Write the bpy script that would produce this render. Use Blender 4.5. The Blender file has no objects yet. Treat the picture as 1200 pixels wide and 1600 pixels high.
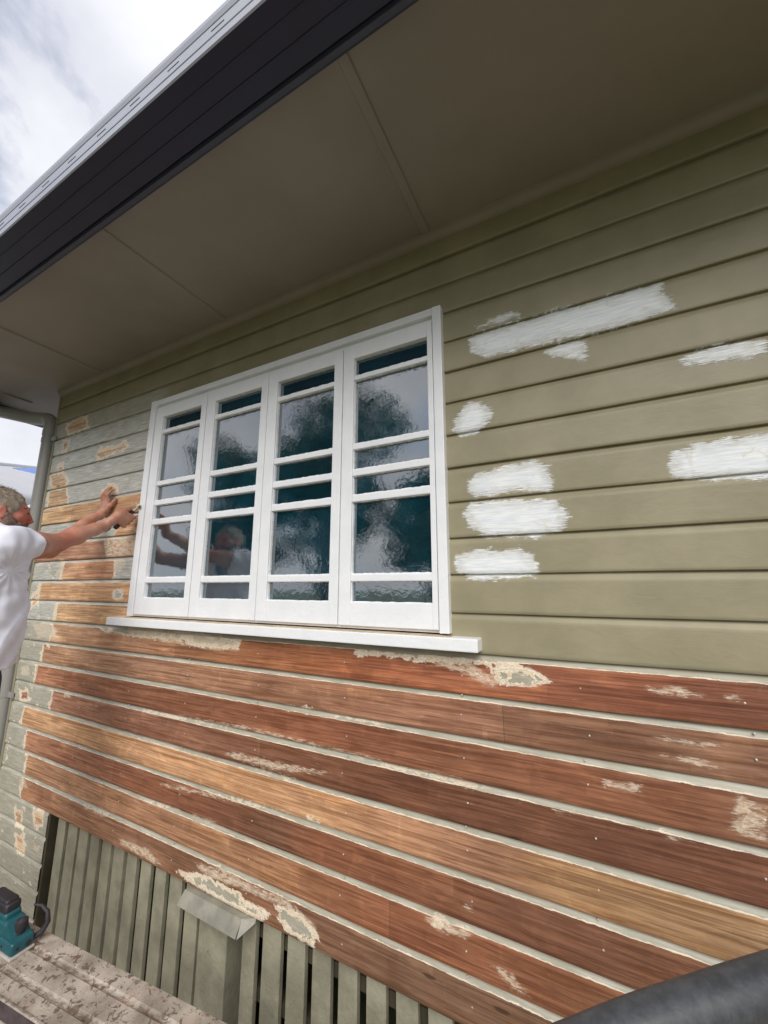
import bpy, bmesh, math, random
import numpy as np
from mathutils import Vector, Matrix
random.seed(7); rng = np.random.default_rng(7)
R = math.radians
SC = bpy.context.scene
COL = SC.collection
GZ = 4.0            # height of the eave soffit line above the ground; wall measures below are relative to it
F = Matrix(((0.88773042,0.46036225,0.00113917),(-0.08525104,0.16682286,-0.98229445),(-0.45240133,0.87191555,0.18734009)))

# ------------------------------------------------------------------ camera
cam = bpy.data.cameras.new('camera'); co = bpy.data.objects.new('camera', cam); COL.objects.link(co); SC.camera = co
cam.sensor_fit = 'VERTICAL'; cam.sensor_height = 24.0; cam.lens = 24.0*617.975/1600.0
cam.clip_start = .02; cam.clip_end = 2000
rx, dn, fw = F[0], F[1], F[2]
M = Matrix(((rx[0],-dn[0],-fw[0]),(rx[1],-dn[1],-fw[1]),(rx[2],-dn[2],-fw[2])))
co.matrix_world = Matrix.Translation((0.788,-1.363,-1.477+GZ)) @ M.to_4x4()
# ------------------------------------------------------------------ sky, sun, exposure
SUN_EL, SUN_AZ = 40, 158      # azimuth measured from +y clockwise: the sun stands behind the photographer
w = bpy.data.worlds.new('World'); SC.world = w; w.use_nodes = True
nt = w.node_tree; nt.nodes.clear()
def N(t, ty, **k):
    n = t.nodes.new(ty)
    for a, v in k.items():
        if a in n.inputs.keys(): n.inputs[a].default_value = v
        else: setattr(n, a, v)
    return n
out = N(nt,'ShaderNodeOutputWorld'); bg = N(nt,'ShaderNodeBackground'); nt.links.new(bg.outputs[0], out.inputs[0])
sky = N(nt,'ShaderNodeTexSky', sky_type='NISHITA', sun_disc=False, sun_elevation=R(SUN_EL), sun_rotation=R(SUN_AZ), air_density=1.0, dust_density=1.0, ozone_density=1.5)
tc = N(nt,'ShaderNodeTexCoord'); mp = N(nt,'ShaderNodeMapping'); mp.inputs['Scale'].default_value = (1,1,1.5); mp.inputs['Location'].default_value=(3.1,0.4,1.7)
nt.links.new(tc.outputs['Generated'], mp.inputs[0])
n1 = N(nt,'ShaderNodeTexNoise'); n1.inputs['Scale'].default_value=2.1; n1.inputs['Detail'].default_value=9; n1.inputs['Roughness'].default_value=.58; n1.inputs['Distortion'].default_value=.35
nt.links.new(mp.outputs[0], n1.inputs['Vector'])
cr = N(nt,'ShaderNodeValToRGB'); cr.color_ramp.elements[0].position=.34; cr.color_ramp.elements[1].position=.50
nt.links.new(n1.outputs[0], cr.inputs[0])
n2 = N(nt,'ShaderNodeTexNoise'); n2.inputs['Scale'].default_value=3.3; n2.inputs['Detail'].default_value=6; nt.links.new(mp.outputs[0], n2.inputs['Vector'])
cr2 = N(nt,'ShaderNodeValToRGB'); cr2.color_ramp.elements[0].position=.3; cr2.color_ramp.elements[1].position=.72
cr2.color_ramp.elements[0].color=(3.5,3.6,4.2,1); cr2.color_ramp.elements[1].color=(5.9,5.95,6.1,1)
nt.links.new(n2.outputs[0], cr2.inputs[0])
mx = N(nt,'ShaderNodeMix', data_type='RGBA'); nt.links.new(cr.outputs[0], mx.inputs[0]); nt.links.new(sky.outputs[0], mx.inputs[6]); nt.links.new(cr2.outputs[0], mx.inputs[7])
nt.links.new(mx.outputs[2], bg.inputs[0]); bg.inputs[1].default_value = 0.10
sl = bpy.data.lights.new('sun','SUN'); so = bpy.data.objects.new('sun', sl); COL.objects.link(so)
sl.energy = 1.35; sl.angle = R(42); sl.color = (1,.97,.92)
d = Vector((math.sin(R(SUN_AZ))*math.cos(R(SUN_EL)), math.cos(R(SUN_AZ))*math.cos(R(SUN_EL)), math.sin(R(SUN_EL))))
so.rotation_euler = d.to_track_quat('Z','Y').to_euler(); so.location = (0,-20,20)
SC.view_settings.view_transform='Standard'; SC.view_settings.look='None'; SC.view_settings.gamma=1
SC.view_settings.exposure = 0.9
SC.render.engine='CYCLES'; SC.render.resolution_x=768; SC.render.resolution_y=1024
SC.cycles.max_bounces=6

# ------------------------------------------------------------------ helpers
def lin(c): return tuple((x/255/12.92 if x/255<=.04045 else ((x/255+.055)/1.055)**2.4) for x in c)+(1,)
def tag(o, label=None, cat=None, group=None, kind=None):
    if label: o['label']=label
    if cat: o['category']=cat
    if group: o['group']=group
    if kind: o['kind']=kind
    return o
def empty(name, loc=(0,0,0), rz=0):
    o = bpy.data.objects.new(name, None); COL.objects.link(o); o.location=loc; o.rotation_euler[2]=rz; o.empty_display_size=.1
    return o
def mobj(name, V, Fc, mat, parent=None, smooth=False):
    me = bpy.data.meshes.new(name); me.from_pydata([tuple(map(float,v)) for v in V] if not isinstance(V,np.ndarray) else V.tolist(), [], Fc if not isinstance(Fc,np.ndarray) else Fc.tolist())
    me.update(); o = bpy.data.objects.new(name, me); COL.objects.link(o)
    for m in (mat if isinstance(mat,(list,tuple)) else [mat]): me.materials.append(m)
    if smooth: me.polygons.foreach_set('use_smooth',[True]*len(me.polygons))
    if parent: o.parent = parent
    return o
class MB:
    """collects boxes, tubes and sheets in wall coordinates (z measured from the soffit line)"""
    def __init__(s): s.bm = bmesh.new()
    def box(s, x0,x1,y0,y1,z0,z1, bev=0, seg=2, M=None):
        g = bmesh.ops.create_cube(s.bm, size=1)['verts']
        for v in g: v.co = Vector((x0+(v.co.x+.5)*(x1-x0), y0+(v.co.y+.5)*(y1-y0), z0+(v.co.z+.5)*(z1-z0)))
        if bev:
            es = list({e for v in g for e in v.link_edges})
            r = bmesh.ops.bevel(s.bm, geom=es, offset=bev, segments=seg, affect='EDGES', profile=.6)
            g = list({v for f in r['faces'] for v in f.verts} | {v for v in g if v.is_valid})
        if M is not None:
            for v in g: v.co = M @ v.co
        return s
    def tube(s, pts, rad, n=16, cap=True, squash=None):
        pts = [Vector(p) for p in pts]; rad = rad if isinstance(rad,(list,tuple)) else [rad]*len(pts)
        rings=[]; up=None
        for i,p in enumerate(pts):
            t = (pts[min(i+1,len(pts)-1)]-pts[max(i-1,0)]).normalized()
            if up is None: up = t.orthogonal().normalized()
            up = (up - t*up.dot(t)).normalized(); sd = t.cross(up)
            rings.append([s.bm.verts.new(p+(up*math.cos(a)+sd*math.sin(a))*rad[i]) for a in [2*math.pi*k/n for k in range(n)]])
        for a,b in zip(rings,rings[1:]):
            for k in range(n): s.bm.faces.new((a[k],a[(k+1)%n],b[(k+1)%n],b[k]))
        if cap: s.bm.faces.new(rings[0][::-1]); s.bm.faces.new(rings[-1])
        return s
    def prism(s, prof, x0, x1, ax='x', caps=True):
        """extrude a closed (a,b) profile along an axis: 'x' -> profile in y,z ; 'y' -> profile in x,z"""
        f = (lambda t,a,b:(t,a,b)) if ax=='x' else (lambda t,a,b:(a,t,b)) if ax=='y' else (lambda t,a,b:(a,b,t))
        A=[s.bm.verts.new(f(x0,*p)) for p in prof]; B=[s.bm.verts.new(f(x1,*p)) for p in prof]; n=len(prof)
        for k in range(n): s.bm.faces.new((A[k],A[(k+1)%n],B[(k+1)%n],B[k]))
        if caps: s.bm.faces.new(A[::-1]); s.bm.faces.new(B)
        return s
    def poly(s, pts): s.bm.faces.new([s.bm.verts.new(p) for p in pts]); return s
    def build(s, name, mat, parent=None, smooth=False, lift=True):
        bmesh.ops.recalc_face_normals(s.bm, faces=s.bm.faces)
        if lift:
            for v in s.bm.verts: v.co.z += GZ
        me = bpy.data.meshes.new(name); s.bm.to_mesh(me); s.bm.free()
        o = bpy.data.objects.new(name, me); COL.objects.link(o); me.materials.append(mat)
        if smooth:
            me.polygons.foreach_set('use_smooth',[True]*len(me.polygons))
            try: me.set_sharp_from_angle(angle=R(35))
            except Exception: pass
        if parent: o.parent = parent
        return o
# ---- materials
def newmat(name):
    m = bpy.data.materials.new(name); m.use_nodes=True; t=m.node_tree; b=t.nodes['Principled BSDF']; return m,t,b
def noise(t, vec, scale, detail=4, rough=.5, dist=0):
    n=N(t,'ShaderNodeTexNoise'); n.inputs['Scale'].default_value=scale; n.inputs['Detail'].default_value=detail; n.inputs['Roughness'].default_value=rough; n.inputs['Distortion'].default_value=dist
    if vec is not None: t.links.new(vec,n.inputs['Vector'])
    return n.outputs[0]
def mapping(t, sc=(1,1,1), src='Object', loc=(0,0,0), rot=(0,0,0)):
    c=N(t,'ShaderNodeTexCoord'); m=N(t,'ShaderNodeMapping'); m.inputs['Scale'].default_value=sc; m.inputs['Location'].default_value=loc; m.inputs['Rotation'].default_value=rot
    t.links.new(c.outputs[src],m.inputs[0]); return m.outputs[0]
def math_(t, op, a, b=None, c=None, clamp=False):
    n=N(t,'ShaderNodeMath',operation=op); n.use_clamp=clamp
    for i,v in enumerate((a,b,c)):
        if v is None: continue
        if isinstance(v,(int,float)): n.inputs[i].default_value=v
        else: t.links.new(v,n.inputs[i])
    return n.outputs[0]
def sstep(t, v, lo, hi, a=0., b=1.):
    n=N(t,'ShaderNodeMapRange',interpolation_type='SMOOTHSTEP')
    for k,x in (('From Min',lo),('From Max',hi),('To Min',a),('To Max',b)): n.inputs[k].default_value=x
    t.links.new(v,n.inputs['Value']); return n.outputs[0]
def mixc(t, f, a, b, mode='MIX'):
    n=N(t,'ShaderNodeMix',data_type='RGBA',blend_type=mode)
    for i,v in ((0,f),(6,a),(7,b)):
        if isinstance(v,(int,float)): n.inputs[i].default_value=v
        elif isinstance(v,tuple): n.inputs[i].default_value=v
        else: t.links.new(v,n.inputs[i])
    return n.outputs[2]
def bump(t, b, h, s=.3, d=.01):
    n=N(t,'ShaderNodeBump'); n.inputs['Strength'].default_value=s; n.inputs['Distance'].default_value=d; t.links.new(h,n.inputs['Height']); t.links.new(n.outputs[0],b.inputs['Normal'])
def attr(t, name, o='Fac'):
    a=N(t,'ShaderNodeAttribute'); a.attribute_name=name; return a.outputs[o]
def simple(name, col, rough=.5, var=.12, vs=6, bs=.0, bsc=60, spec=.5, metal=0, sc=(1,1,1)):
    m,t,b=newmat(name); c=lin(col) if max(col)>1 else tuple(col)+(1,)
    v=mapping(t,sc); n=noise(t,v,vs,5,.6)
    lo=tuple(x*(1-var) for x in c[:3])+(1,); hi=tuple(min(1,x*(1+var)) for x in c[:3])+(1,)
    t.links.new(mixc(t,sstep(t,n,.3,.7),lo,hi),b.inputs['Base Color'])
    b.inputs['Roughness'].default_value=rough; b.inputs['Specular IOR Level'].default_value=spec; b.inputs['Metallic'].default_value=metal
    if bs: bump(t,b,noise(t,v,bsc,3,.6),bs,.004)
    return m
OLIVE=(150,143,119); SAND=(163,161,147)
def siding_material():
    m,t,b=newmat('weatherboard_paint_and_timber')
    p=mapping(t,(1,1,1)); px_=mapping(t,(1,1,1.6))
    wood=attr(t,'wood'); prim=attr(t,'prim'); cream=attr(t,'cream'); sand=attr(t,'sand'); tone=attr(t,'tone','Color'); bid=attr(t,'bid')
    nA=math_(t,'ADD',math_(t,'MULTIPLY',noise(t,px_,24,5,.62,.9),.62),math_(t,'MULTIPLY',noise(t,px_,9,3,.5,1.2),.38)); nB=noise(t,px_,90,3,.6); nBig=noise(t,p,5.5,4,.55)
    pert=math_(t,'ADD',math_(t,'MULTIPLY',math_(t,'SUBTRACT',nA,.5),.110),math_(t,'MULTIPLY',math_(t,'SUBTRACT',nB,.5),.016))
    e=math_(t,'ADD',wood,pert)
    # paint colour
    pc=mixc(t,sstep(t,nBig,.3,.7),lin((146,138,111)),lin((159,150,123)))
    sgrain=noise(t,mapping(t,(3,3,45)),3,4,.6)
    sc_=mixc(t,sstep(t,sgrain,.28,.78),lin((160,158,146)),lin((222,219,211)))  # sanded paint, with haze over the left boards worked into its pale tones
    sandn=math_(t,'MULTIPLY',sand,sstep(t,nBig,.25,.5,.65,1.))
    pc=mixc(t,sandn,pc,sc_)
    # timber: long grain, per-board tone, darker heart streaks
    off=N(t,'ShaderNodeCombineXYZ'); t.links.new(math_(t,'MULTIPLY',bid,3.7),off.inputs[0]); t.links.new(math_(t,'MULTIPLY',bid,1.3),off.inputs[2])
    va=N(t,'ShaderNodeVectorMath',operation='ADD'); t.links.new(p,va.inputs[0]); t.links.new(off.outputs[0],va.inputs[1])
    def gmap(sc):
        q=N(t,'ShaderNodeMapping'); q.inputs['Scale'].default_value=sc; t.links.new(va.outputs[0],q.inputs[0]); return q.outputs[0]
    sx=N(t,'ShaderNodeSeparateXYZ'); t.links.new(p,sx.inputs[0])
    hs=N(t,'ShaderNodeHueSaturation'); hs.inputs['Saturation'].default_value=.92; hs.inputs['Value'].default_value=.98; t.links.new(mixc(t,sstep(t,sx.outputs[0],-2.5,-.9,.32,.17),tone,lin((194,144,102))),hs.inputs['Color']); tone=hs.outputs[0]  # lens haze put into the colour: timber blended towards tan at the left
    jx=math_(t,'SUBTRACT',math_(t,'MULTIPLY',math_(t,'FRACT',math_(t,'MULTIPLY',bid,.381)),4.2),2.5)
    jd=math_(t,'SUBTRACT',sx.outputs[0],jx)
    tone=mixc(t,math_(t,'GREATER_THAN',jd,0.),tone,mixc(t,1.,tone,(.84,.82,.80,1),'MULTIPLY'))
    vor=N(t,'ShaderNodeTexVoronoi',distance='CHEBYCHEV'); vor.inputs['Scale'].default_value=1.; t.links.new(gmap((5.5,1,16)),vor.inputs['Vector'])
    pat=N(t,'ShaderNodeSeparateColor'); t.links.new(vor.outputs['Color'],pat.inputs[0]); patv=pat.outputs[0]
    mot=noise(t,gmap((3.2,1,7)),1.6,5,.62,.8); mot2=noise(t,gmap((9,1,5)),2.4,4,.6)
    g1=noise(t,gmap((.9,1,30)),3.0,7,.66,.9); g2=noise(t,gmap((2.4,1,190)),2.6,5,.7,.3); g3=noise(t,gmap((1.6,1,13)),1.7,5,.62,1.3); g4=noise(t,gmap((1.1,1,17)),2.1,4,.6,1.)
    fig=noise(t,gmap((60,1,20)),1.5,3,.6,.8)
    wc=mixc(t,sstep(t,g1,.34,.66,0,.85),mixc(t,1.,tone,(.58,.50,.43,1),'MULTIPLY'),mixc(t,1.,tone,(1.42,1.50,1.50,1),'MULTIPLY'))
    wc=mixc(t,sstep(t,g2,.45,.72,0,.55),wc,mixc(t,1.,tone,(.62,.56,.50,1),'MULTIPLY'))
    wc=mixc(t,sstep(t,g4,.50,.66,0,.45),wc,mixc(t,1.,wc,(1.12,.98,.72,1),'MULTIPLY'))
    wc=mixc(t,sstep(t,g3,.60,.74,0,.55),wc,mixc(t,1.,tone,(.55,.48,.46,1),'MULTIPLY'))
    wc=mixc(t,sstep(t,g3,.40,.28,0,.45),wc,mixc(t,1.,tone,(1.3,1.42,1.45,1),'MULTIPLY'))
    wc=mixc(t,sstep(t,mot,.50,.72,0,.50),wc,mixc(t,1.,wc,(.64,.56,.50,1),'MULTIPLY'))
    wc=mixc(t,sstep(t,mot,.48,.28,0,.75),wc,mixc(t,1.,wc,(1.42,1.46,1.40,1),'MULTIPLY'))
    wc=mixc(t,sstep(t,mot2,.56,.70,0,.5),wc,mixc(t,1.,wc,(1.28,1.36,1.40,1),'MULTIPLY'))
    wc=mixc(t,sstep(t,patv,.2,1.,0,.40),wc,mixc(t,1.,wc,(1.45,1.5,1.5,1),'MULTIPLY'))
    kn=N(t,'ShaderNodeTexVoronoi'); kn.inputs['Scale'].default_value=1.; kn.inputs['Randomness'].default_value=1.; t.links.new(gmap((2.6,1,8.5)),kn.inputs['Vector'])
    wc=mixc(t,sstep(t,math_(t,'ADD',kn.outputs['Distance'],math_(t,'MULTIPLY',g1,.09)),.085,.12,.75,0),wc,(.045,.025,.016,1))
    # thin paint residue left in the grain
    res=math_(t,'MULTIPLY',sstep(t,noise(t,gmap((5,1,75)),2.2,6,.75),.58,.74,0,.75),sstep(t,noise(t,p,3.1,4),.50,.62))
    wc=mixc(t,res,wc,lin((205,180,150)))
    # extra cream residue blotches
    cn=math_(t,'ADD',cream,math_(t,'ADD',math_(t,'MULTIPLY',math_(t,'SUBTRACT',nA,.5),.05),math_(t,'MULTIPLY',math_(t,'SUBTRACT',noise(t,gmap((6,1,60)),4,5,.75),.5),.075)))
    cb=N(t,'ShaderNodeMath',operation='SINE'); t.links.new(math_(t,'ADD',math_(t,'MULTIPLY',cn,380.),math_(t,'MULTIPLY',nB,9.)),cb.inputs[0])
    cm=math_(t,'MULTIPLY',sstep(t,cn,-.004,.016,0,.85),sstep(t,noise(t,gmap((1,1,3.2)),26,5,.7,.8),.36,.56,.10,1))
    creamc=mixc(t,sstep(t,cb.outputs[0],-.2,.6),lin((214,186,152)),lin((238,228,210)))
    creamc=mixc(t,sstep(t,noise(t,px_,19,3,.6,1.),.66,.70,0,.8),creamc,lin((150,150,132)))
    wc=mixc(t,cm,wc,creamc)
    # feather edge: paint -> white undercoat -> cream primer -> timber
    band=N(t,'ShaderNodeMath',operation='SINE'); t.links.new(math_(t,'ADD',math_(t,'MULTIPLY',e,520.),math_(t,'MULTIPLY',nB,7.)),band.inputs[0])
    ring=mixc(t,sstep(t,band.outputs[0],-.3,.5),lin((236,228,212)),lin((222,194,156)))
    inner=sstep(t,math_(t,'ADD',e,math_(t,'MULTIPLY',math_(t,'SUBTRACT',g1,.5),.02)),.0,.009)
    hw=math_(t,'MULTIPLY',sstep(t,noise(t,p,16,3,.6),.35,.66,.006,.034),sstep(t,sx.outputs[0],-2.3,-1.85,1.25,1.))
    eh=math_(t,'ADD',e,hw)
    outl=math_(t,'MULTIPLY',sstep(t,math_(t,'ABSOLUTE',math_(t,'ADD',e,math_(t,'MULTIPLY',hw,1.8))),.0012,.0,0,.8),sstep(t,noise(t,p,30,2),.48,.55))
    c=mixc(t,outl,pc,lin((222,214,198)))
    c=mixc(t,sstep(t,eh,-.0015,.0015),c,ring); c=mixc(t,inner,c,wc)
    # cream blotches also cross paint
    cm2=sstep(t,math_(t,'ADD',cream,math_(t,'MULTIPLY',pert,1.3)),.002,.006,0,.55); c=mixc(t,math_(t,'MULTIPLY',cm2,math_(t,'SUBTRACT',1.,inner)),c,creamc)
    # white brushed primer with streaky dry-brush edges
    st=noise(t,mapping(t,(7,1,120)),3,5,.75); st2=noise(t,mapping(t,(3,1,40)),4,4,.6)
    pe=math_(t,'ADD',prim,math_(t,'ADD',math_(t,'MULTIPLY',math_(t,'SUBTRACT',st,.5),.075),math_(t,'MULTIPLY',math_(t,'SUBTRACT',nA,.5),.07)))
    pm=sstep(t,pe,-.003,.006); deep=sstep(t,pe,.0,.045,.50,.985)
    pwc=mixc(t,sstep(t,st2,.35,.65),lin((226,231,236)),lin((250,250,248))); pwc=mixc(t,sstep(t,noise(t,px_,11,3,.5,1.5),.60,.66,0,.6),pwc,lin((222,218,206)))
    c=mixc(t,math_(t,'MULTIPLY',pm,math_(t,'MAXIMUM',deep,sstep(t,st,.35,.6))),c,pwc)
    c=mixc(t,math_(t,'MULTIPLY',inner,sstep(t,math_(t,'ABSOLUTE',jd),.0016,.0004,0,.7)),c,(.05,.04,.03,1))
    t.links.new(c,b.inputs['Base Color'])
    iswood=math_(t,'MULTIPLY',inner,math_(t,'SUBTRACT',1.,cm))
    t.links.new(math_(t,'ADD',math_(t,'MULTIPLY',iswood,.14),.46),b.inputs['Roughness'])
    b.inputs['Specular IOR Level'].default_value=.4
    # relief: paint film stands proud of the bared timber
    film=math_(t,'MULTIPLY',sstep(t,e,-.012,.002,1,0),.8)
    brush=noise(t,mapping(t,(4,1,90)),3,4,.6); peel=noise(t,p,150,2)
    lumps=noise(t,mapping(t,(1,1,1.8)),13,3,.5,1.2)
    h=math_(t,'ADD',film,math_(t,'ADD',math_(t,'MULTIPLY',brush,.22),math_(t,'ADD',math_(t,'MULTIPLY',peel,.10),math_(t,'MULTIPLY',lumps,.9))))
    h=math_(t,'ADD',h,math_(t,'ADD',math_(t,'MULTIPLY',pm,.5),math_(t,'MULTIPLY',math_(t,'MULTIPLY',g2,iswood),.5)))
    bump(t,b,h,.45,.0022)
    return m
def white_paint():
    m,t,b=newmat('white_gloss_paint'); v=mapping(t); c=mixc(t,sstep(t,noise(t,v,9,5,.6),.3,.7),(.84,.85,.87,1),(.90,.90,.91,1))
    dirt=sstep(t,noise(t,v,38,5,.7),.66,.74,0,.35); c=mixc(t,dirt,c,(.55,.52,.46,1))
    t.links.new(c,b.inputs['Base Color']); b.inputs['Roughness'].default_value=.32
    h=math_(t,'ADD',noise(t,v,70,4,.6),math_(t,'MULTIPLY',noise(t,v,16,3,.5,1.),1.6)); bump(t,b,h,.4,.0022); return m
def glass_mat():
    m,t,b=newmat('obscure_dark_glass'); v=mapping(t,(1,1,1))
    c=mixc(t,sstep(t,noise(t,mapping(t,(3,1,2)),1.4,3),.35,.65),(.002,.024,.036,1),(.004,.045,.066,1))
    t.links.new(c,b.inputs['Base Color']); b.inputs['Roughness'].default_value=.045; b.inputs['IOR'].default_value=2.3; b.inputs['Specular IOR Level'].default_value=.8; b.inputs['Coat Weight'].default_value=.6; b.inputs['Coat Roughness'].default_value=.05
    vo=N(t,'ShaderNodeTexVoronoi',feature='SMOOTH_F1'); vo.inputs['Scale'].default_value=62; t.links.new(mapping(t,(1,1,.75)),vo.inputs['Vector'])
    h=math_(t,'ADD',math_(t,'MULTIPLY',noise(t,v,44,3,.55,.8),1.),math_(t,'ADD',math_(t,'MULTIPLY',vo.outputs['Distance'],.35),math_(t,'MULTIPLY',noise(t,mapping(t,(1,1,.35)),13,2),.35)))
    n=N(t,'ShaderNodeBump'); n.inputs['Strength'].default_value=.115; n.inputs['Distance'].default_value=.0018; t.links.new(h,n.inputs['Height']); t.links.new(n.outputs[0],b.inputs['Normal']); t.links.new(n.outputs[0],b.inputs['Coat Normal'])
    return m
PRIM=[[(0.447,-0.549),(0.47,-0.525),(0.537,-0.522),(0.621,-0.526),(0.672,-0.528),(0.76,-0.521),(0.868,-0.527),(0.986,-0.528),(1.056,-0.537),(1.067,-0.57),(1.093,-0.641),(0.99,-0.648),(0.858,-0.647),(0.675,-0.637),(0.52,-0.638),(0.456,-0.607)],[(0.472,-0.494),(0.517,-0.478),(0.614,-0.481),(0.642,-0.485),(0.633,-0.506),(0.477,-0.508)],[(0.711,-0.671),(0.75,-0.654),(0.839,-0.666),(0.839,-0.735),(0.815,-0.739),(0.781,-0.719),(0.737,-0.701)],[(1.078,-0.804),(1.122,-0.793),(1.203,-0.784),(1.277,-0.797),(1.272,-0.837),(1.221,-0.847),(1.096,-0.833),(1.08,-0.822)],[(0.366,-0.891),(0.402,-0.828),(0.437,-0.8),(0.501,-0.818),(0.522,-0.865),(0.497,-0.899),(0.459,-0.92),(0.398,-0.926)],[(0.42,-1.092),(0.468,-1.071),(0.58,-1.06),(0.656,-1.061),(0.691,-1.087),(0.706,-1.144),(0.694,-1.167),(0.584,-1.159),(0.443,-1.165),(0.423,-1.136)],[(0.399,-1.209),(0.427,-1.18),(0.524,-1.179),(0.701,-1.192),(0.724,-1.228),(0.741,-1.258),(0.72,-1.289),(0.648,-1.318),(0.478,-1.31),(0.418,-1.263)],[(0.361,-1.385),(0.372,-1.36),(0.456,-1.348),(0.582,-1.351),(0.626,-1.369),(0.64,-1.426),(0.635,-1.44),(0.529,-1.448),(0.431,-1.452),(0.37,-1.426)],[(1.014,-1.115),(1.032,-1.086),(1.089,-1.069),(1.18,-1.068),(1.241,-1.067),(1.275,-1.069),(1.259,-1.187),(1.223,-1.195),(1.102,-1.183),(1.017,-1.164)]]
WOOD={14:[(-2.33,9.0)],15:[(-2.403,9.0)],16:[(-2.444,9.0)],17:[(-2.208,9.0)],18:[(-2.523,9.0)],19:[(-2.442,9.0)],20:[(-2.396,9.0)],21:[(-2.398,9.0)],13:[(-2.305,-1.438)],12:[(-2.567,-1.463)],11:[(-2.303,-1.72)],10:[(-2.765,-1.454)],9:[(-1.751,-1.448)],8:[(-2.702,-1.442)]}
WBLOB=[[(-2.673,-0.673),(-2.507,-0.685),(-2.44,-0.736),(-2.432,-0.793),(-2.621,-0.78)],[(-2.653,-0.796),(-2.432,-0.793),(-2.376,-0.926),(-2.65,-0.919)],[(-2.56,-0.32),(-2.448,-0.278),(-2.308,-0.292),(-2.261,-0.378),(-2.49,-0.378)],[(-2.099,-0.61),(-2.047,-0.573),(-1.911,-0.587),(-1.801,-0.571),(-1.767,-0.603),(-1.875,-0.619),(-2.016,-0.641)],[(-1.938,-0.876),(-1.911,-0.836),(-1.794,-0.859),(-1.787,-0.892)],[(-2.58,-0.617),(-2.537,-0.614),(-2.508,-0.652),(-2.589,-0.65)],[(-2.431,-2.812),(-2.363,-2.797),(-2.343,-2.873),(-2.407,-2.875)],[(-2.224,-2.765),(-2.138,-2.752),(-2.106,-2.803),(-2.187,-2.829)],[(-2.371,-2.927),(-2.303,-2.917),(-2.284,-2.99),(-2.341,-2.986)],[(-2.564,-0.429),(-2.492,-0.432),(-2.515,-0.506),(-2.568,-0.507)],[(-2.597,-2.156),(-2.522,-2.148),(-2.492,-2.183),(-2.584,-2.194)],[(-2.657,-1.559),(-2.63,-1.533),(-2.597,-1.575),(-2.624,-1.601)]]
HOLES=[[(0.468,-1.736),(0.54,-1.713),(0.606,-1.734),(0.665,-1.75),(0.631,-1.768),(0.536,-1.778),(0.497,-1.775)],[(0.055,-1.694),(0.329,-1.693),(0.54,-1.709),(0.328,-1.726),(0.134,-1.727),(-0.057,-1.725)],[(-0.983,-1.702),(-0.655,-1.713),(-0.664,-1.747),(-0.884,-1.755),(-1.025,-1.746)],[(-1.83,-1.702),(-1.181,-1.699),(-0.983,-1.702),(-1.026,-1.734),(-1.334,-1.739),(-1.692,-1.731)],[(-0.38,-2.662),(-0.259,-2.648),(-0.179,-2.694),(-0.203,-2.727),(-0.33,-2.715)],[(-0.95,-2.709),(-0.769,-2.672),(-0.617,-2.674),(-0.41,-2.69),(-0.456,-2.735),(-0.684,-2.732)],[(-1.707,-1.494),(-1.605,-1.494),(-1.595,-1.544),(-1.695,-1.545)],[(-2.382,-2.162),(-2.324,-2.14),(-2.206,-2.163),(-2.227,-2.195),(-2.354,-2.196)],[(-2.334,-1.858),(-2.593,-1.743),(-2.344,-1.724),(-2.266,-1.768),(-2.397,-1.815)],[(-0.367,-1.955),(-0.247,-1.951),(-0.262,-1.97),(-0.359,-1.971)],[(-0.245,-2.331),(-0.185,-2.33),(-0.184,-2.349),(-0.238,-2.353)],[(0.263,-2.494),(0.305,-2.494),(0.283,-2.515),(0.252,-2.512)]]
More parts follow.
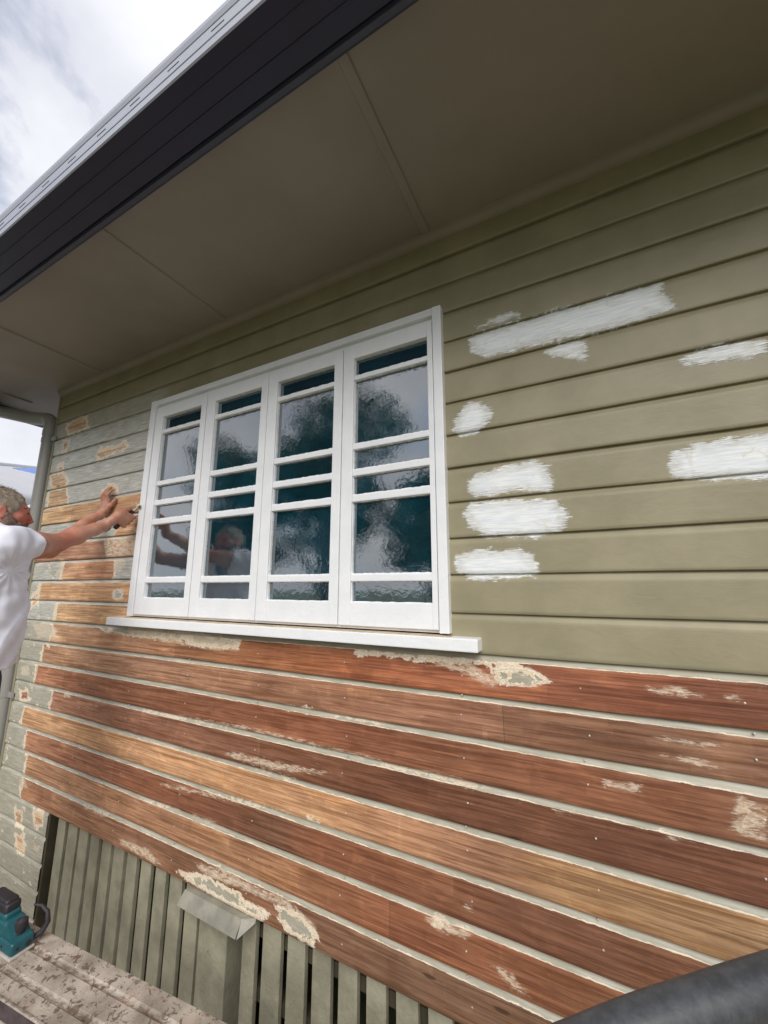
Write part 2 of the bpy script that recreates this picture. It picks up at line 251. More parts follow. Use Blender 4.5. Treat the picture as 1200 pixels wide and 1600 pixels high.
CREAM=[[(0.246,-1.746),(0.328,-1.712),(0.406,-1.722),(0.467,-1.756),(0.536,-1.778),(0.455,-1.791),(0.371,-1.759),(0.305,-1.741)],[(0.549,-1.723),(0.597,-1.715),(0.608,-1.733),(0.566,-1.76),(0.544,-1.743)],[(0.896,-1.742),(0.969,-1.736),(1.022,-1.749),(1.018,-1.759),(0.938,-1.762),(0.895,-1.753)],[(1.062,-1.746),(1.098,-1.742),(1.098,-1.755),(1.063,-1.758)],[(0.898,-1.869),(0.982,-1.864),(1.052,-1.872),(1.045,-1.879),(0.952,-1.882),(0.897,-1.879)],[(0.908,-1.909),(1.003,-1.907),(1.064,-1.925),(1.013,-1.929),(0.92,-1.925)],[(1.058,-1.975),(1.115,-1.993),(1.104,-2.07),(1.035,-2.061),(1.047,-2.012)],[(0.764,-2.002),(0.856,-1.994),(0.853,-2.018),(0.771,-2.02)],[(-1.312,-2.09),(-0.528,-2.061),(0.082,-2.074),(0.082,-2.089),(-0.526,-2.083),(-1.309,-2.105)],[(0.082,-2.081),(0.317,-2.076),(0.471,-2.085),(0.46,-2.101),(0.295,-2.103),(0.082,-2.097)],[(-0.699,-2.182),(-0.611,-2.172),(-0.381,-2.169),(-0.148,-2.157),(-0.176,-2.176),(-0.412,-2.199),(-0.697,-2.202)],[(-0.552,-2.211),(-0.307,-2.206),(-0.312,-2.221),(-0.543,-2.226)],[(-0.139,-1.956),(0.082,-1.953),(0.082,-1.966),(-0.133,-1.968)],[(-1.116,-2.387),(-0.689,-2.353),(-0.313,-2.328),(-0.318,-2.34),(-0.687,-2.372),(-1.114,-2.403)],[(-1.198,-2.481),(-0.956,-2.465),(-0.963,-2.481),(-1.185,-2.495)],[(-0.878,-2.467),(-0.708,-2.457),(-0.721,-2.479),(-0.867,-2.485)],[(-1.728,-2.615),(-1.48,-2.606),(-1.497,-2.628),(-1.722,-2.638)],[(-1.39,-2.686),(-1.162,-2.674),(-1.039,-2.709),(-1.106,-2.723),(-1.305,-2.714),(-1.379,-2.711)],[(-0.854,-2.644),(-0.66,-2.618),(-0.481,-2.627),(-0.321,-2.62),(-0.187,-2.657),(-0.179,-2.694),(-0.228,-2.681),(-0.35,-2.65),(-0.547,-2.657),(-0.769,-2.672)],[(0.227,-2.496),(0.305,-2.481),(0.38,-2.492),(0.374,-2.507),(0.283,-2.525),(0.231,-2.512)],[(0.351,-2.426),(0.383,-2.423),(0.379,-2.437),(0.347,-2.441)],[(-1.548,-1.679),(-0.985,-1.687),(-0.667,-1.713),(-0.651,-1.762),(-0.838,-1.77),(-1.278,-1.749),(-1.508,-1.729)],[(-2.379,-1.286),(-2.313,-1.288),(-2.297,-1.398),(-2.41,-1.405),(-2.361,-1.346)],[(-1.746,-1.322),(-1.644,-1.31),(-1.612,-1.341),(-1.675,-1.406),(-1.734,-1.375)],[(-1.889,-1.175),(-1.538,-1.188),(-1.522,-1.299),(-1.825,-1.296)],[(-1.541,-1.013),(-1.505,-1.009),(-1.495,-1.123),(-1.54,-1.142)],[(-1.553,-1.142),(-1.506,-1.13),(-1.524,-1.166),(-1.586,-1.162)],[(0.628,-2.102),(0.709,-2.094),(0.705,-2.106),(0.633,-2.114)],[(0.901,-2.097),(0.978,-2.113),(0.978,-2.118),(0.9,-2.109)],[(-2.184,-2.925),(-2.1,-2.91),(-2.102,-2.948),(-2.206,-2.95)],[(-2.076,-2.097),(-1.99,-2.095),(-1.996,-2.123),(-2.082,-2.127)],[(-0.34,-2.798),(-0.251,-2.795),(-0.257,-2.807),(-0.339,-2.811)],[(-2.6,-1.723),(-2.392,-1.702),(-2.257,-1.744),(-2.27,-1.807),(-2.485,-1.804)],[(-2.657,-1.994),(-2.547,-1.977),(-2.503,-2.052),(-2.628,-2.048)],[(-2.445,-2.641),(-2.37,-2.619),(-2.32,-2.671),(-2.428,-2.687)],[(0.42,-2.546),(0.492,-2.55),(0.541,-2.591),(0.489,-2.589)]]
TONE={14:[(-2.497,(205,165,130)),(-1.814,(190,140,110)),(-0.974,(165,110,75)),(-0.478,(170,98,56)),(0.184,(170,88,50)),(0.631,(155,80,48)),(0.879,(142,70,42)),(1.145,(125,62,40))],15:[(-2.37,(185,140,110)),(-1.473,(165,120,95)),(-0.202,(150,100,75)),(0.323,(150,98,75)),(0.708,(130,85,65)),(1.128,(135,92,72))],16:[(-2.582,(185,120,90)),(-1.952,(160,95,70)),(-0.938,(140,80,55)),(-0.197,(150,80,50)),(0.319,(128,72,48)),(0.698,(142,80,52)),(0.989,(135,78,52)),(1.11,(145,98,75))],17:[(-2.208,(170,115,95)),(-1.419,(130,80,65)),(-0.52,(112,64,46)),(-0.049,(118,64,43)),(0.315,(108,55,38)),(0.687,(104,53,37)),(1.092,(118,64,46))],18:[(-2.532,(208,158,115)),(-0.903,(198,147,105)),(-0.187,(193,142,100)),(0.201,(187,132,95)),(0.432,(143,98,75)),(0.677,(158,118,80)),(1.074,(152,117,82))],19:[(-2.442,(170,110,85)),(-1.654,(150,90,68)),(-0.885,(138,77,53)),(-0.397,(108,68,53)),(-0.182,(138,74,46)),(0.199,(140,80,50)),(0.499,(117,67,48)),(0.942,(108,62,43))],20:[(-2.396,(178,132,100)),(-1.339,(165,117,88)),(-0.667,(152,107,75)),(-0.325,(148,97,63)),(0.083,(148,84,53)),(0.401,(142,79,48)),(0.73,(128,76,48))],21:[(-2.39,(175,122,95)),(-1.59,(165,117,92)),(-0.849,(138,97,75)),(-0.477,(142,94,70)),(-0.172,(132,94,75)),(0.083,(122,87,68)),(0.395,(117,87,72)),(0.645,(112,82,65))],8:[(-2.665,(222,182,135)),(-2.006,(218,172,130)),(-1.564,(218,168,125))],9:[(-1.698,(213,168,130))],10:[(-2.671,(190,130,105)),(-2.014,(165,115,95)),(-1.837,(142,107,90)),(-1.606,(190,135,105))],11:[(-2.368,(207,162,130)),(-1.91,(192,132,96)),(-1.773,(172,122,95))],12:[(-2.584,(217,172,130)),(-1.553,(207,157,115))],13:[(-2.33,(212,172,130)),(-1.526,(207,162,120))]}
# ------------------------------------------------------------------ ground
gm=simple('soil_and_lawn',(92,96,66),.95,.35,3,.5,30)
gb=MB()
gb.poly([(-200,-200,-GZ),(200,-200,-GZ),(200,200,-GZ),(-200,200,-GZ)])
g=gb.build('ground',gm); tag(g,'short patchy lawn around the house',None,None,'structure')
m_soil=simple('brown_mulch',(112,88,66),.95,.4,18,.6,60)
o=MB().box(-6,6,-1.5,-.12,-GZ-.1,-GZ+.004).build('garden_bed',m_soil); tag(o,'brown mulch bed running along the foot of the wall',None,None,'structure')

# ------------------------------------------------------------------ the weatherboard house
HOUSE=empty('weatherboard_house',(-.6,0,0))
HOUSE.location=(0,0,0)
tag(HOUSE,'weatherboard house with olive paint above and bare reddish boards below its white casement window','house')
m_sid=siding_material(); m_white=white_paint(); m_glass=glass_mat()
m_olive=simple('olive_trim_paint',(147,141,118),.5,.06,8,.25,120)
m_soffit=simple('soffit_paint',(156,147,138),.55,.10,1.6,.12,160)
m_slat=simple('batten_paint',(150,146,126),.6,.22,7,.6,60)
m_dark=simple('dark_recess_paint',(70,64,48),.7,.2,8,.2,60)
m_gut=simple('gutter_steel',(.028,.031,.072),.42,.06,3,.0,30,.4)
m_gut.node_tree.nodes['Principled BSDF'].inputs['IOR'].default_value=1.5
m_gutd=simple('fascia_steel',(66,70,92),.4,.08,3,0,30,.5)
m_pipe=simple('downpipe_paint',(150,148,142),.38,.05,5,.08,90,.5)
s_=.13; FACE0=.020
def poly_sd(px,pz,poly,kz):
    P=np.array(poly,float)*np.array([1,kz]); X=px; Z=pz*kz
    d=np.full(X.shape,1e9); ins=np.zeros(X.shape,bool); n=len(P)
    for i in range(n):
        a=P[i]; b=P[(i+1)%n]; ex,ez=b-a
        wx=X-a[0]; wz=Z-a[1]; t=np.clip((wx*ex+wz*ez)/(ex*ex+ez*ez+1e-12),0,1)
        d=np.minimum(d,(wx-ex*t)**2+(wz-ez*t)**2)
        c=((a[1]<=Z)&(b[1]>Z))|((b[1]<=Z)&(a[1]>Z))
        with np.errstate(divide='ignore',invalid='ignore'): xi=a[0]+(Z-a[1])*ex/(ez if abs(ez)>1e-12 else 1e-12)
        ins^=c&(X<xi)
    d=np.sqrt(d); return np.where(ins,d,-d)
def siding():
    VV=[];FF=[];A={k:[] for k in('wood','prim','cream','sand','bid')};T=[];base=0
    HX0,HX1,HZ0,HZ1=-1.485,.335,-1.64,-.395
    for n in range(0,31):
        x0,x1=-2.70,4.2
        if n>21: x1=-2.062
        zt=-(n-1)*s_; zb=-n*s_
        xs=np.concatenate([np.arange(x0,min(1.5,x1),.010),[min(1.5,x1)],np.arange(1.6,x1+.01,.1) if x1>1.6 else []])
        xs=np.unique(np.round(xs,4))
        if x1>1.6: xs[-1]=x1
        else: xs[-1]=x1
        # profile rows: (z, y): recess under the board above, chamfer, face, bottom edge, underside
        face=np.linspace(zt-.022,zb,12)
        rows=[(zt+.008,.0118),(zt-.002,.0118),(zt-.0042,.0110),(zt-.012,.0065),(zt-.0205,.0008)]+[(z,0.) for z in face]+[(zb-.0012,.0012),(zb-.0012,.0138)]
        rows[5]=(zt-.0225,0.)
        rr=random.Random(n); dy=rr.uniform(-.0012,.0012); tilt=rr.uniform(-.0015,.0015); ph=rr.uniform(0,6)
        Z=np.array([r[0] for r in rows]); Y=np.array([r[1] for r in rows])
        XX,ZZ=np.meshgrid(xs,Z,indexing='ij'); YY=np.broadcast_to(Y,XX.shape).copy()
        wave=.0009*np.sin(XX*1.7+ph)+.0005*np.sin(XX*5.3+ph*2)
        YY+=dy+wave+tilt*((ZZ-zt)/s_)
        ZW=ZZ.copy(); ZW[:,-3:]+= (.0011*np.sin(XX[:,-3:]*2.3+ph)+.0005*np.sin(XX[:,-3:]*9+ph))
        f=XX.ravel(); zz=ZZ.ravel()
        # --- masks
        wood=np.full(f.shape,-.3)
        for a,b in WOOD.get(n,[]):
            q=np.minimum(f-a,b-f); q=np.minimum(q,11*((zt-.0212)-zz))
            wood=np.maximum(wood,q)
        lo,hi=zb-.02,zt+.02
        def near(poly): 
            zs=[p[1] for p in poly]; return max(zs)>zb-.01 and min(zs)<zt+.01
        for p in WBLOB:
            if near(p): wood=np.maximum(wood,np.minimum(poly_sd(f,zz,p,1.3),4*((zt-.012)-zz)))
        for p in HOLES:
            if near(p): wood=np.minimum(wood,-poly_sd(f,zz,p,1.4))
        face_=(zz<zt-.021)
        if n>=11: wood=np.where(face_&(f<-1.98)&(wood<-.044),-.044-.02*np.clip((f+2.10)/.12,0,1),wood)
        elif 3<=n<=8: wood=np.where(face_&(f<-1.56),np.maximum(wood,-.051),wood)
        cream=np.full(f.shape,-.3)
        for p in CREAM:
            if near(p): cream=np.maximum(cream,poly_sd(f,zz,p,1.6))
        prim=np.full(f.shape,-.3)
        for p in PRIM:
            if near(p): prim=np.maximum(prim,poly_sd(f,zz,p,1.2))
        sand=np.zeros(f.shape)
        if 2<n<14: sand=np.clip((-1.35-f)/.1,0,1)*(1 if n>3 else .5)
        if n>=14: sand=np.where(f<-1.0,.55,.42)+0*f
        if n==14: sand=np.where((f>.3),.35,sand)
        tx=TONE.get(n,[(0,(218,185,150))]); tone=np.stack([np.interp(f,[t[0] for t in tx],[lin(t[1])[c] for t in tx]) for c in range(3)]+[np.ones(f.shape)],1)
        for k,v in (('wood',wood),('prim',prim),('cream',cream),('sand',sand),('bid',np.full(f.shape,float(n)))): A[k].append(np.clip(v,-.3,50).astype(np.float32))
        T.append(tone)
        VV.append(np.stack([f,YY.ravel(),ZW.ravel()+GZ],1))
        nx,nz=XX.shape; idx=np.arange(nx*nz).reshape(nx,nz)+base
        q=np.stack([idx[:-1,:-1],idx[:-1,1:],idx[1:,1:],idx[1:,:-1]],-1)
        cx=(XX[:-1,:-1]+XX[1:,1:])/2; cz=(ZZ[:-1,:-1]+ZZ[1:,1:])/2
        keep=~((cx>HX0)&(cx<HX1)&(cz>HZ0)&(cz<HZ1))
        FF.append(q[keep]); base+=nx*nz
    V=np.concatenate(VV); Fq=np.concatenate(FF)
    me=bpy.data.meshes.new('wall'); me.vertices.add(len(V)); me.vertices.foreach_set('co',V.ravel())
    me.loops.add(Fq.size); me.loops.foreach_set('vertex_index',Fq.ravel()); me.polygons.add(len(Fq)); me.polygons.foreach_set('loop_start',np.arange(0,Fq.size,4))
    me.update(calc_edges=True); me.validate()
    for k,v in A.items():
        at=me.attributes.new(k,'FLOAT','POINT'); at.data.foreach_set('value',np.concatenate(v))
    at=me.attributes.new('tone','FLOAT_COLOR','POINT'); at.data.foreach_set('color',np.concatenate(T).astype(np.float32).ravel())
    me.materials.append(m_sid)
    o=bpy.data.objects.new('wall',me); COL.objects.link(o); o.parent=HOUSE; return o
WALL=siding()
# nail heads
nb=MB()
for n in range(14,22):
    for k,x in enumerate((.735,.372,-.08,-.53,-.98,-1.43,-1.88,1.1)):
        for zz in ((.042,) if (n+k)%3 else (.040,.105)):
            xx=x+random.uniform(-.012,.012); z=-(n-1)*s_-zz-.03+random.uniform(-.006,.006)
            nb.tube([(xx,.003,z),(xx,-.0022,z),(xx,-.003,z)],[.0026,.0026,.0012],10)
m_nail=simple('nail_steel',(205,200,190),.4,.15,30,0,0,.5,.3)
o=nb.build('nail_heads',m_nail,HOUSE,True); tag(o,kind='stuff')
# the other walls, flat painted, and the dark room behind the glass
m_back=simple('side_wall_paint',(147,141,118),.6,.06,6,.2,60)
sb=MB(); sb.box(-2.69,-2.60,.02,7,-3.9,.0); sb.box(4.1,4.19,.02,7,-3.9,0); sb.box(-2.69,4.19,6.9,7,-3.9,0)
sb.build('side_wall',m_back,HOUSE)
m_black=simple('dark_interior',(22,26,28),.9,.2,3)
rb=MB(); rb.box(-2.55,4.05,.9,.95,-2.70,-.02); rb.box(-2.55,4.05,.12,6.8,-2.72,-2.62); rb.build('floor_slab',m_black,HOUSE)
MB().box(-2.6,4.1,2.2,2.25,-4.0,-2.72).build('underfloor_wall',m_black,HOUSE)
# corner stop and bottom edge
MB().box(-2.725,-2.70,-.004,.06,-3.95,-.015).build('corner_stop',m_olive,HOUSE)
# soffit: sheets with joint strips
ZS=-.013
sf=MB(); sf.box(-3.38,4.9,-.685,.03,ZS,ZS+.008); sf.box(-3.38,-2.6,.03,7.5,ZS,ZS+.008)
SOF=sf.build('soffit',m_soffit,HOUSE)
for x in (-3.11,-2.11,-.905,.292,1.49,2.69):
    o=MB().prism([(x-.019,ZS),(x-.015,ZS-.007),(x-.006,ZS-.009),(x+.006,ZS-.009),(x+.015,ZS-.007),(x+.019,ZS)],-.682,-.035,'y').build('joint_strip',m_soffit,SOF)
# cornice quad between soffit and wall
c=MB(); r_=.036
prof=[(.012,ZS),(-r_,ZS)]+[(-r_*math.cos(a)*.96,ZS-.004-r_*math.sin(a)*.9) for a in [R(8+k*82/6) for k in range(7)]]+[(.012,ZS-r_-.004)]
c.prism(prof,-2.70,4.2); c.build('cornice',m_soffit,HOUSE,True)
# fascia and quad gutter
fa=MB(); fa.prism([(-.682,ZS+.25),(-.682,-.052),(-.690,-.058),(-.704,-.058),(-.708,-.050),(-.708,ZS+.25)],-3.42,4.9)
fa.prism([(-.685,ZS-.006),(-.674,ZS-.009),(-.674,ZS-.001),(-.685,ZS-.001)],-3.38,4.9); fa.build('fascia',m_gutd,HOUSE,True)
def gutter_prof(y0,sgn):
    B=-.05; yb=y0; yf=y0+sgn*.150
    return [(yb,B+.10),(yb,B+.004),(yb+sgn*.004,B),(yb+sgn*.050,B-.001),(yb+sgn*.0515,B-.0035),(yb+sgn*.0545,B-.0035),(yb+sgn*.056,B-.001),
     (yb+sgn*.100,B-.001),(yb+sgn*.1012,B-.003),(yb+sgn*.1035,B-.003),(yb+sgn*.1045,B-.001),
     (yf-sgn*.004,B),(yf,B+.004),(yf,B+.030),(yf-sgn*.004,B+.033),(yf-sgn*.004,B+.035),(yf,B+.038),(yf,B+.078),(yf-sgn*.004,B+.081),(yf-sgn*.004,B+.083),(yf,B+.086),
     (yf+sgn*.004,B+.100),(yf+sgn*.004,B+.115),(yf-sgn*.004,B+.122),(yf-sgn*.012,B+.118),(yf-sgn*.012,B+.108),(yf-sgn*.006,B+.106),(yf-sgn*.006,B+.012),(yb+sgn*.01,B+.012),(yb+sgn*.01,B+.10)]
gt=MB(); gt.prism(gutter_prof(-.709,-1),-3.55,4.9); GUT=gt.build('gutter',m_gut,HOUSE)
m_gface=simple('gutter_face_glare',(166,168,180),.3,.05,3,0,30,.6); GUT.data.materials.append(m_gface)  # sky glare on the front face, painted in as a lighter grey
for pl in GUT.data.polygons:
    if pl.center.y<-.8535 and abs(pl.normal.x)<.5: pl.material_index=1
m_slot=simple('slot_shadow',(60,62,74),.7,.1)
for k in range(14):
    x=-1.30+k*.185
    MB().box(x,x+.050,-.8598,-.8585,.007,.010).build('overflow_slot',m_slot,GUT)
gl=MB(); gl.prism([(p[0]-2.696,p[1]) for p in gutter_prof(-.709,-1)],-.70,7.6,'y'); gl.build('gutter',m_gut,HOUSE)
MB().box(-3.405,-3.38,-.68,7.6,-.055,.2).build('fascia',m_gutd,HOUSE)
# corrugated roof, hipped at the left end
def roof():
    b=MB(); bm=b.bm; m_=simple('roof_sheet',(150,152,156),.4,.05,4,0,0,.5,.2)
    zr=.06; h=1.9; ym=3.5
    for quad in ([(-3.5,-.84,zr),(4.95,-.84,zr),(4.95,ym,zr+h),(-.2,ym,zr+h)],[(-3.5,7.8,zr),(-3.5,-.84,zr),(-.2,ym,zr+h)],[(4.95,7.8,zr),(-3.5,7.8,zr),(-.2,ym,zr+h),(4.95,ym,zr+h)]): b.poly(quad)
    return b.build('roof',m_,HOUSE)
roof()
# ---- window
YF=-.022   # front face of casing and sashes
WIN=MB()
WIN.box(-1.497,-1.448,YF-.006,.05,-1.632,-.372,.003)
WIN.box(.309,.345,YF-.006,.05,-1.632,-.372,.003)
WIN.box(-1.448,.309,YF-.004,.05,-.405,-.373,.003)
WIN.box(-1.448,.309,YF+.016,.05,-.425,-.405)
WIN.box(-1.448,.309,YF+.016,.05,-1.632,-1.622)
WIN=WIN.build('window',m_white,HOUSE)
m_putty=simple('weathered_sill_top',(196,178,150),.7,.25,26,.5,60)
si=MB().box(-1.628,.447,-.058,.03,-1.682,-1.640,.004).build('sill',m_white,WIN)
MB().box(-1.50,.35,-.052,.0,-1.6397,-1.6375).build('sill_top_residue',m_putty,WIN)
div=[-1.446,-1.000,-.5545,-.1135,.307]
GX=[(-1.376,-1.043),(-.933,-.600),(-.494,-.160),(-.058,.283)]
rows=[(-.490,-.571),(-.592,-.884),(-.909,-.996),(-1.024,-1.104),(-1.134,-1.425),(-1.454,-1.533)]
YG=YF+.022
for k in range(4):
    sx0,sx1=div[k]+.0022,div[k+1]-.0022; g0,g1=GX[k]
    top,bot=-.4275,-1.6215; yb=.02; b=MB()
    yf=YF+(0,.0015,.0005,.001)[k]
    b.box(sx0,g0,yf,yb,bot,top,.0025); b.box(g1,sx1,yf,yb,bot,top,.0025)
    b.box(g0,g1,yf+.0004,yb,rows[0][0],top,.002); b.box(g0,g1,yf+.0004,yb,bot,rows[5][1],.002)
    for (a,c0),(c1,d0) in zip(rows,rows[1:]): b.box(g0,g1,yf+.004,yb,c1,c0,.004)
    # ragged putty lines round each light
    for (zt,zb) in rows:
        for side in range(4):
            n=26; r2=random.Random(k*100+side+int(zt*1000))
            for j in range(n):
                t0=j/n; t1=(j+1)/n; w_=.0010+.0020*r2.random()
                if side==0: b.box(g0+(g1-g0)*t0,g0+(g1-g0)*t1,yf+.010,YG+.002,zt-w_,zt)
                elif side==1: b.box(g0+(g1-g0)*t0,g0+(g1-g0)*t1,yf+.008,YG+.002,zb,zb+w_*1.2)
                elif side==2: b.box(g0,g0+w_,yf+.010,YG+.002,zb+(zt-zb)*t0,zb+(zt-zb)*t1)
                else: b.box(g1-w_,g1,yf+.010,YG+.002,zb+(zt-zb)*t0,zb+(zt-zb)*t1)
    b.build('sash',m_white,WIN)
    b=MB(); r2=random.Random(k)
    for (zt,zb) in rows:
        tx=r2.uniform(-.002,.002); tz=r2.uniform(-.002,.002)
        b.box(g0-.006,g1+.006,YG+.0005,YG+.005,zb-.006,zt+.006)
    b.build('glass_pane',m_glass,WIN)
# ---- battens under the boards
def batten(x0,x1,y0,y1,b,rr): b.box(x0,x1,y0,y1,-3.98,-2.735,.0025)
rr=random.Random(3)
sc=MB(); 
for x0,x1 in [(-2.003,-1.926),(-1.895,-1.807),(-1.785,-1.702),(-1.673,-1.599),(-1.567,-1.49),(-1.461,-1.378),(-1.349,-1.273),(-1.24,-1.165),(-1.129,-1.054),(-1.024,-.942),(-.913,-.831)]:
    batten(x0,x1,.030+rr.uniform(-.001,.001),.050,sc,rr)
for x0,x1 in [(-.565,-.497),(-.462,-.372),(-.339,-.257),(-.224,-.144),(-.111,-.035),(0,.074),(.11,.187),(.221,.30),(.335,.412),(.447,.523),(.56,.637),(.672,.75),(.785,.862),(.897,.975),(1.01,1.087),(1.12,1.2),(1.235,1.312),(1.35,1.427),(1.46,1.54),(1.575,1.652)]:
    batten(x0,x1,.030+rr.uniform(-.0015,.0015),.052,sc,rr)
SCR=sc.build('batten_screen',m_slat,HOUSE)
ra=MB()
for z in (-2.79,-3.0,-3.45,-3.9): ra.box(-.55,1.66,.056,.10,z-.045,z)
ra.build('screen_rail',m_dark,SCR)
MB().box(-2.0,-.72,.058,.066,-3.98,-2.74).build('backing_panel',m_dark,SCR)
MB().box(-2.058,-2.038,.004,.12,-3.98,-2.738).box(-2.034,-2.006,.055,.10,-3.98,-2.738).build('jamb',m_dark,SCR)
po=MB().box(-.795,-.632,.012,.125,-4,-2.735,.004).build('stump_post',m_slat,HOUSE)
MB().tube([(-.735,.012,-2.93),(-.735,.006,-2.93)],.006,10).build('bolt',m_slat,po)
# bent sheet-metal ant cap over the post
m_cap=simple('painted_cap_metal',(142,139,126),.5,.22,12,.6,40)
th=.0022
ac=MB(); bm=ac.bm
def sheet(b,pts,nrm):
    n=Vector(nrm).normalized()*th; A=[b.bm.verts.new(Vector(p)) for p in pts]; B=[b.bm.verts.new(Vector(p)-n) for p in pts]
    b.bm.faces.new(A); b.bm.faces.new(B[::-1])
    for k in range(len(pts)): b.bm.faces.new((A[k],B[k],B[(k+1)%len(pts)],A[(k+1)%len(pts)]))
a0=(-.843,.004,-2.733); a1=(-.475,.004,-2.733); b0=(-.846,-.030,-2.728); b1=(-.517,-.030,-2.728); c0=(-.852,-.062,-2.768); c1=(-.512,-.064,-2.771)
sheet(ac,[a0,b0,b1,a1],(0,0,1)); sheet(ac,[b0,c0,c1,b1],(0,-1,.7)); sheet(ac,[b1,(-.506,-.062,-2.772),(-.470,-.006,-2.742),a1],(1,-.5,.4))
ac.build('ant_cap',m_cap,po)
# ---- downpipe
dp=MB(); X0=-2.795
pts=[(X0,0,-4.0),(X0,0,-3),(X0,0,-2),(X0,0,-1),(X0,0,-.42),(X0,0,-.34)]
dp.tube(pts,.045,24,False)
pts=[(X0,0,-.34),(X0,-.0,-.27)]+[(X0-.07+.07*math.cos(a),-.003*k,-.27+.07*math.sin(a)*1.05) for k,a in enumerate([R(15*j) for j in range(1,7)])]+[(-3.0,-.055,-.180),(-3.30,-.155,-.10),(-3.42,-.20,-.05)]
dp.tube(pts,.0465,24,False)
dp.tube([(X0,0,-.345),(X0,0,-.305)],[.049,.049],24); DP=dp.build('downpipe',m_pipe,HOUSE,True)
for z in (-.40,-2.2):
    bk=MB(); bk.tube([(X0,0,z),(X0,0,z+.035)],.0485,24,False); bk.box(X0+.02,-2.690,-.012,-.004,z,z+.035); bk.box(-2.708,-2.672,-.010,-.006,z,z+.035)
    bk.build('bracket',m_pipe,DP,True)
# ------------------------------------------------------------------ scaffold plank (splashed steel), on trestles
def plank_mat():
    m,t,b=newmat('paint_splashed_steel'); v=mapping(t)
    c=mixc(t,sstep(t,noise(t,v,7,5,.6),.3,.7),lin((140,131,118)),lin((192,182,168)))
    c=mixc(t,sstep(t,noise(t,mapping(t,(1,1,1),loc=(5,2,0)),9,4,.6),.56,.74,0,.4),c,lin((196,150,134)))
    chips=noise(t,mapping(t,(26,34,30),rot=(0,0,.5)),1.,7,.72,.9)
    c=mixc(t,sstep(t,chips,.55,.59,0,.9),c,lin((104,88,74)))
    c=mixc(t,sstep(t,noise(t,mapping(t,(60,26,30),rot=(0,0,-.4),loc=(3,1,0)),1.,4,.6),.66,.72,0,.6),c,lin((222,216,206)))
    c=mixc(t,sstep(t,noise(t,mapping(t,(1,1,1)),120,2),.66,.7),c,lin((90,72,62)))
    gr=attr(t,'groove'); c=mixc(t,math_(t,'MULTIPLY',gr,sstep(t,noise(t,mapping(t,(30,60,30)),1.,4,.7),.42,.62,0,.7)),c,lin((104,84,70)))
    t.links.new(c,b.inputs['Base Color']); b.inputs['Roughness'].default_value=.62
    bump(t,b,math_(t,'ADD',chips,math_(t,'MULTIPLY',noise(t,v,160,3),.4)),.7,.003); return m
m_plank=plank_mat(); m_edge=simple('plank_edge_steel',(88,74,78),.5,.3,20,.4,60)
PT=-2.757
PLK=empty('scaffold_plank',(-1.214,-.383,PT+GZ),R(5.7)); tag(PLK,'paint splattered steel scaffold plank with two shallow grooves below the slatted screen','plank')
def plank():
    W_=.216; xs=np.arange(-2.2,3.4,.02)
    prof=[(0.0,-.045),(0.0,-.003),(-.003,0.0)]
    for gc in (.066,.149): prof+=[(-(gc-.012),0.),(-(gc-.006),-.0045),(-gc,-.0055),(-(gc+.006),-.0045),(-(gc+.012),0.)]
    prof+=[(-(W_-.012),0),(-(W_-.008),.0045),(-(W_-.003),.0045),(-W_,.001),(-W_,-.045)]
    V=[(x,p[0],p[1]) for x in xs for p in prof]; n=len(prof); Fq=[]
    for i in range(len(xs)-1):
        for j in range(n-1): Fq.append((i*n+j,i*n+j+1,(i+1)*n+j+1,(i+1)*n+j))
    o=mobj('plank_top',V,Fq,m_plank,PLK)
    at=o.data.attributes.new('groove','FLOAT','POINT'); at.data.foreach_set('value',[(1. if p[1]<-.002 or p[1]>.003 else 0.) for x in xs for p in prof])
    me=o.data; me.materials.append(m_edge)
    for k,pl in enumerate(me.polygons):
        if k%(n-1) in (0,1,n-2): pl.material_index=1
    MB().box(-2.2,3.38,-W_+.004,-.004,-.044,-.040).build('underside',m_edge,PLK,lift=False)
plank()
m_tre=simple('trestle_steel',(150,110,60),.5,.2,10,.2,60)
def trestle(x):
    e=empty('trestle',(x,-.44,0)); 
    b=MB().tube([(-.0,-.45,PT-.075),(0,.36,PT-.075)],.024,12); b.build('top_bar',m_tre,e)
    for sx in (-1,1):
        for sy in (-.4,.3):
            MB().tube([(0,sy,PT-.08),(sx*.35,sy,-GZ)],.019,10).build('leg',m_tre,e)
    return e
for x,lb in ((-2.9,'yellowish steel trestle carrying the far end of the splattered plank beneath the man'),(1.6,'yellowish steel trestle carrying the near end of the splattered plank')):
    tag(trestle(x),lb,'trestle','trestles under the plank')
# ------------------------------------------------------------------ power sander on the plank
m_teal=simple('teal_plastic',(32,88,96),.42,.12,20,.12,120); m_blk=simple('black_rubber',(46,44,48),.6,.2,20,.2,90)
m_pad=simple('sander_pad',(190,184,178),.6,.1,20,.2,100)
SND=empty('power_sander',(-1.118,-.470,PT+GZ+.001),R(3)); SND.scale=(.92,.92,.92); tag(SND,'teal and black electric hand sander standing on the splattered plank','sander')
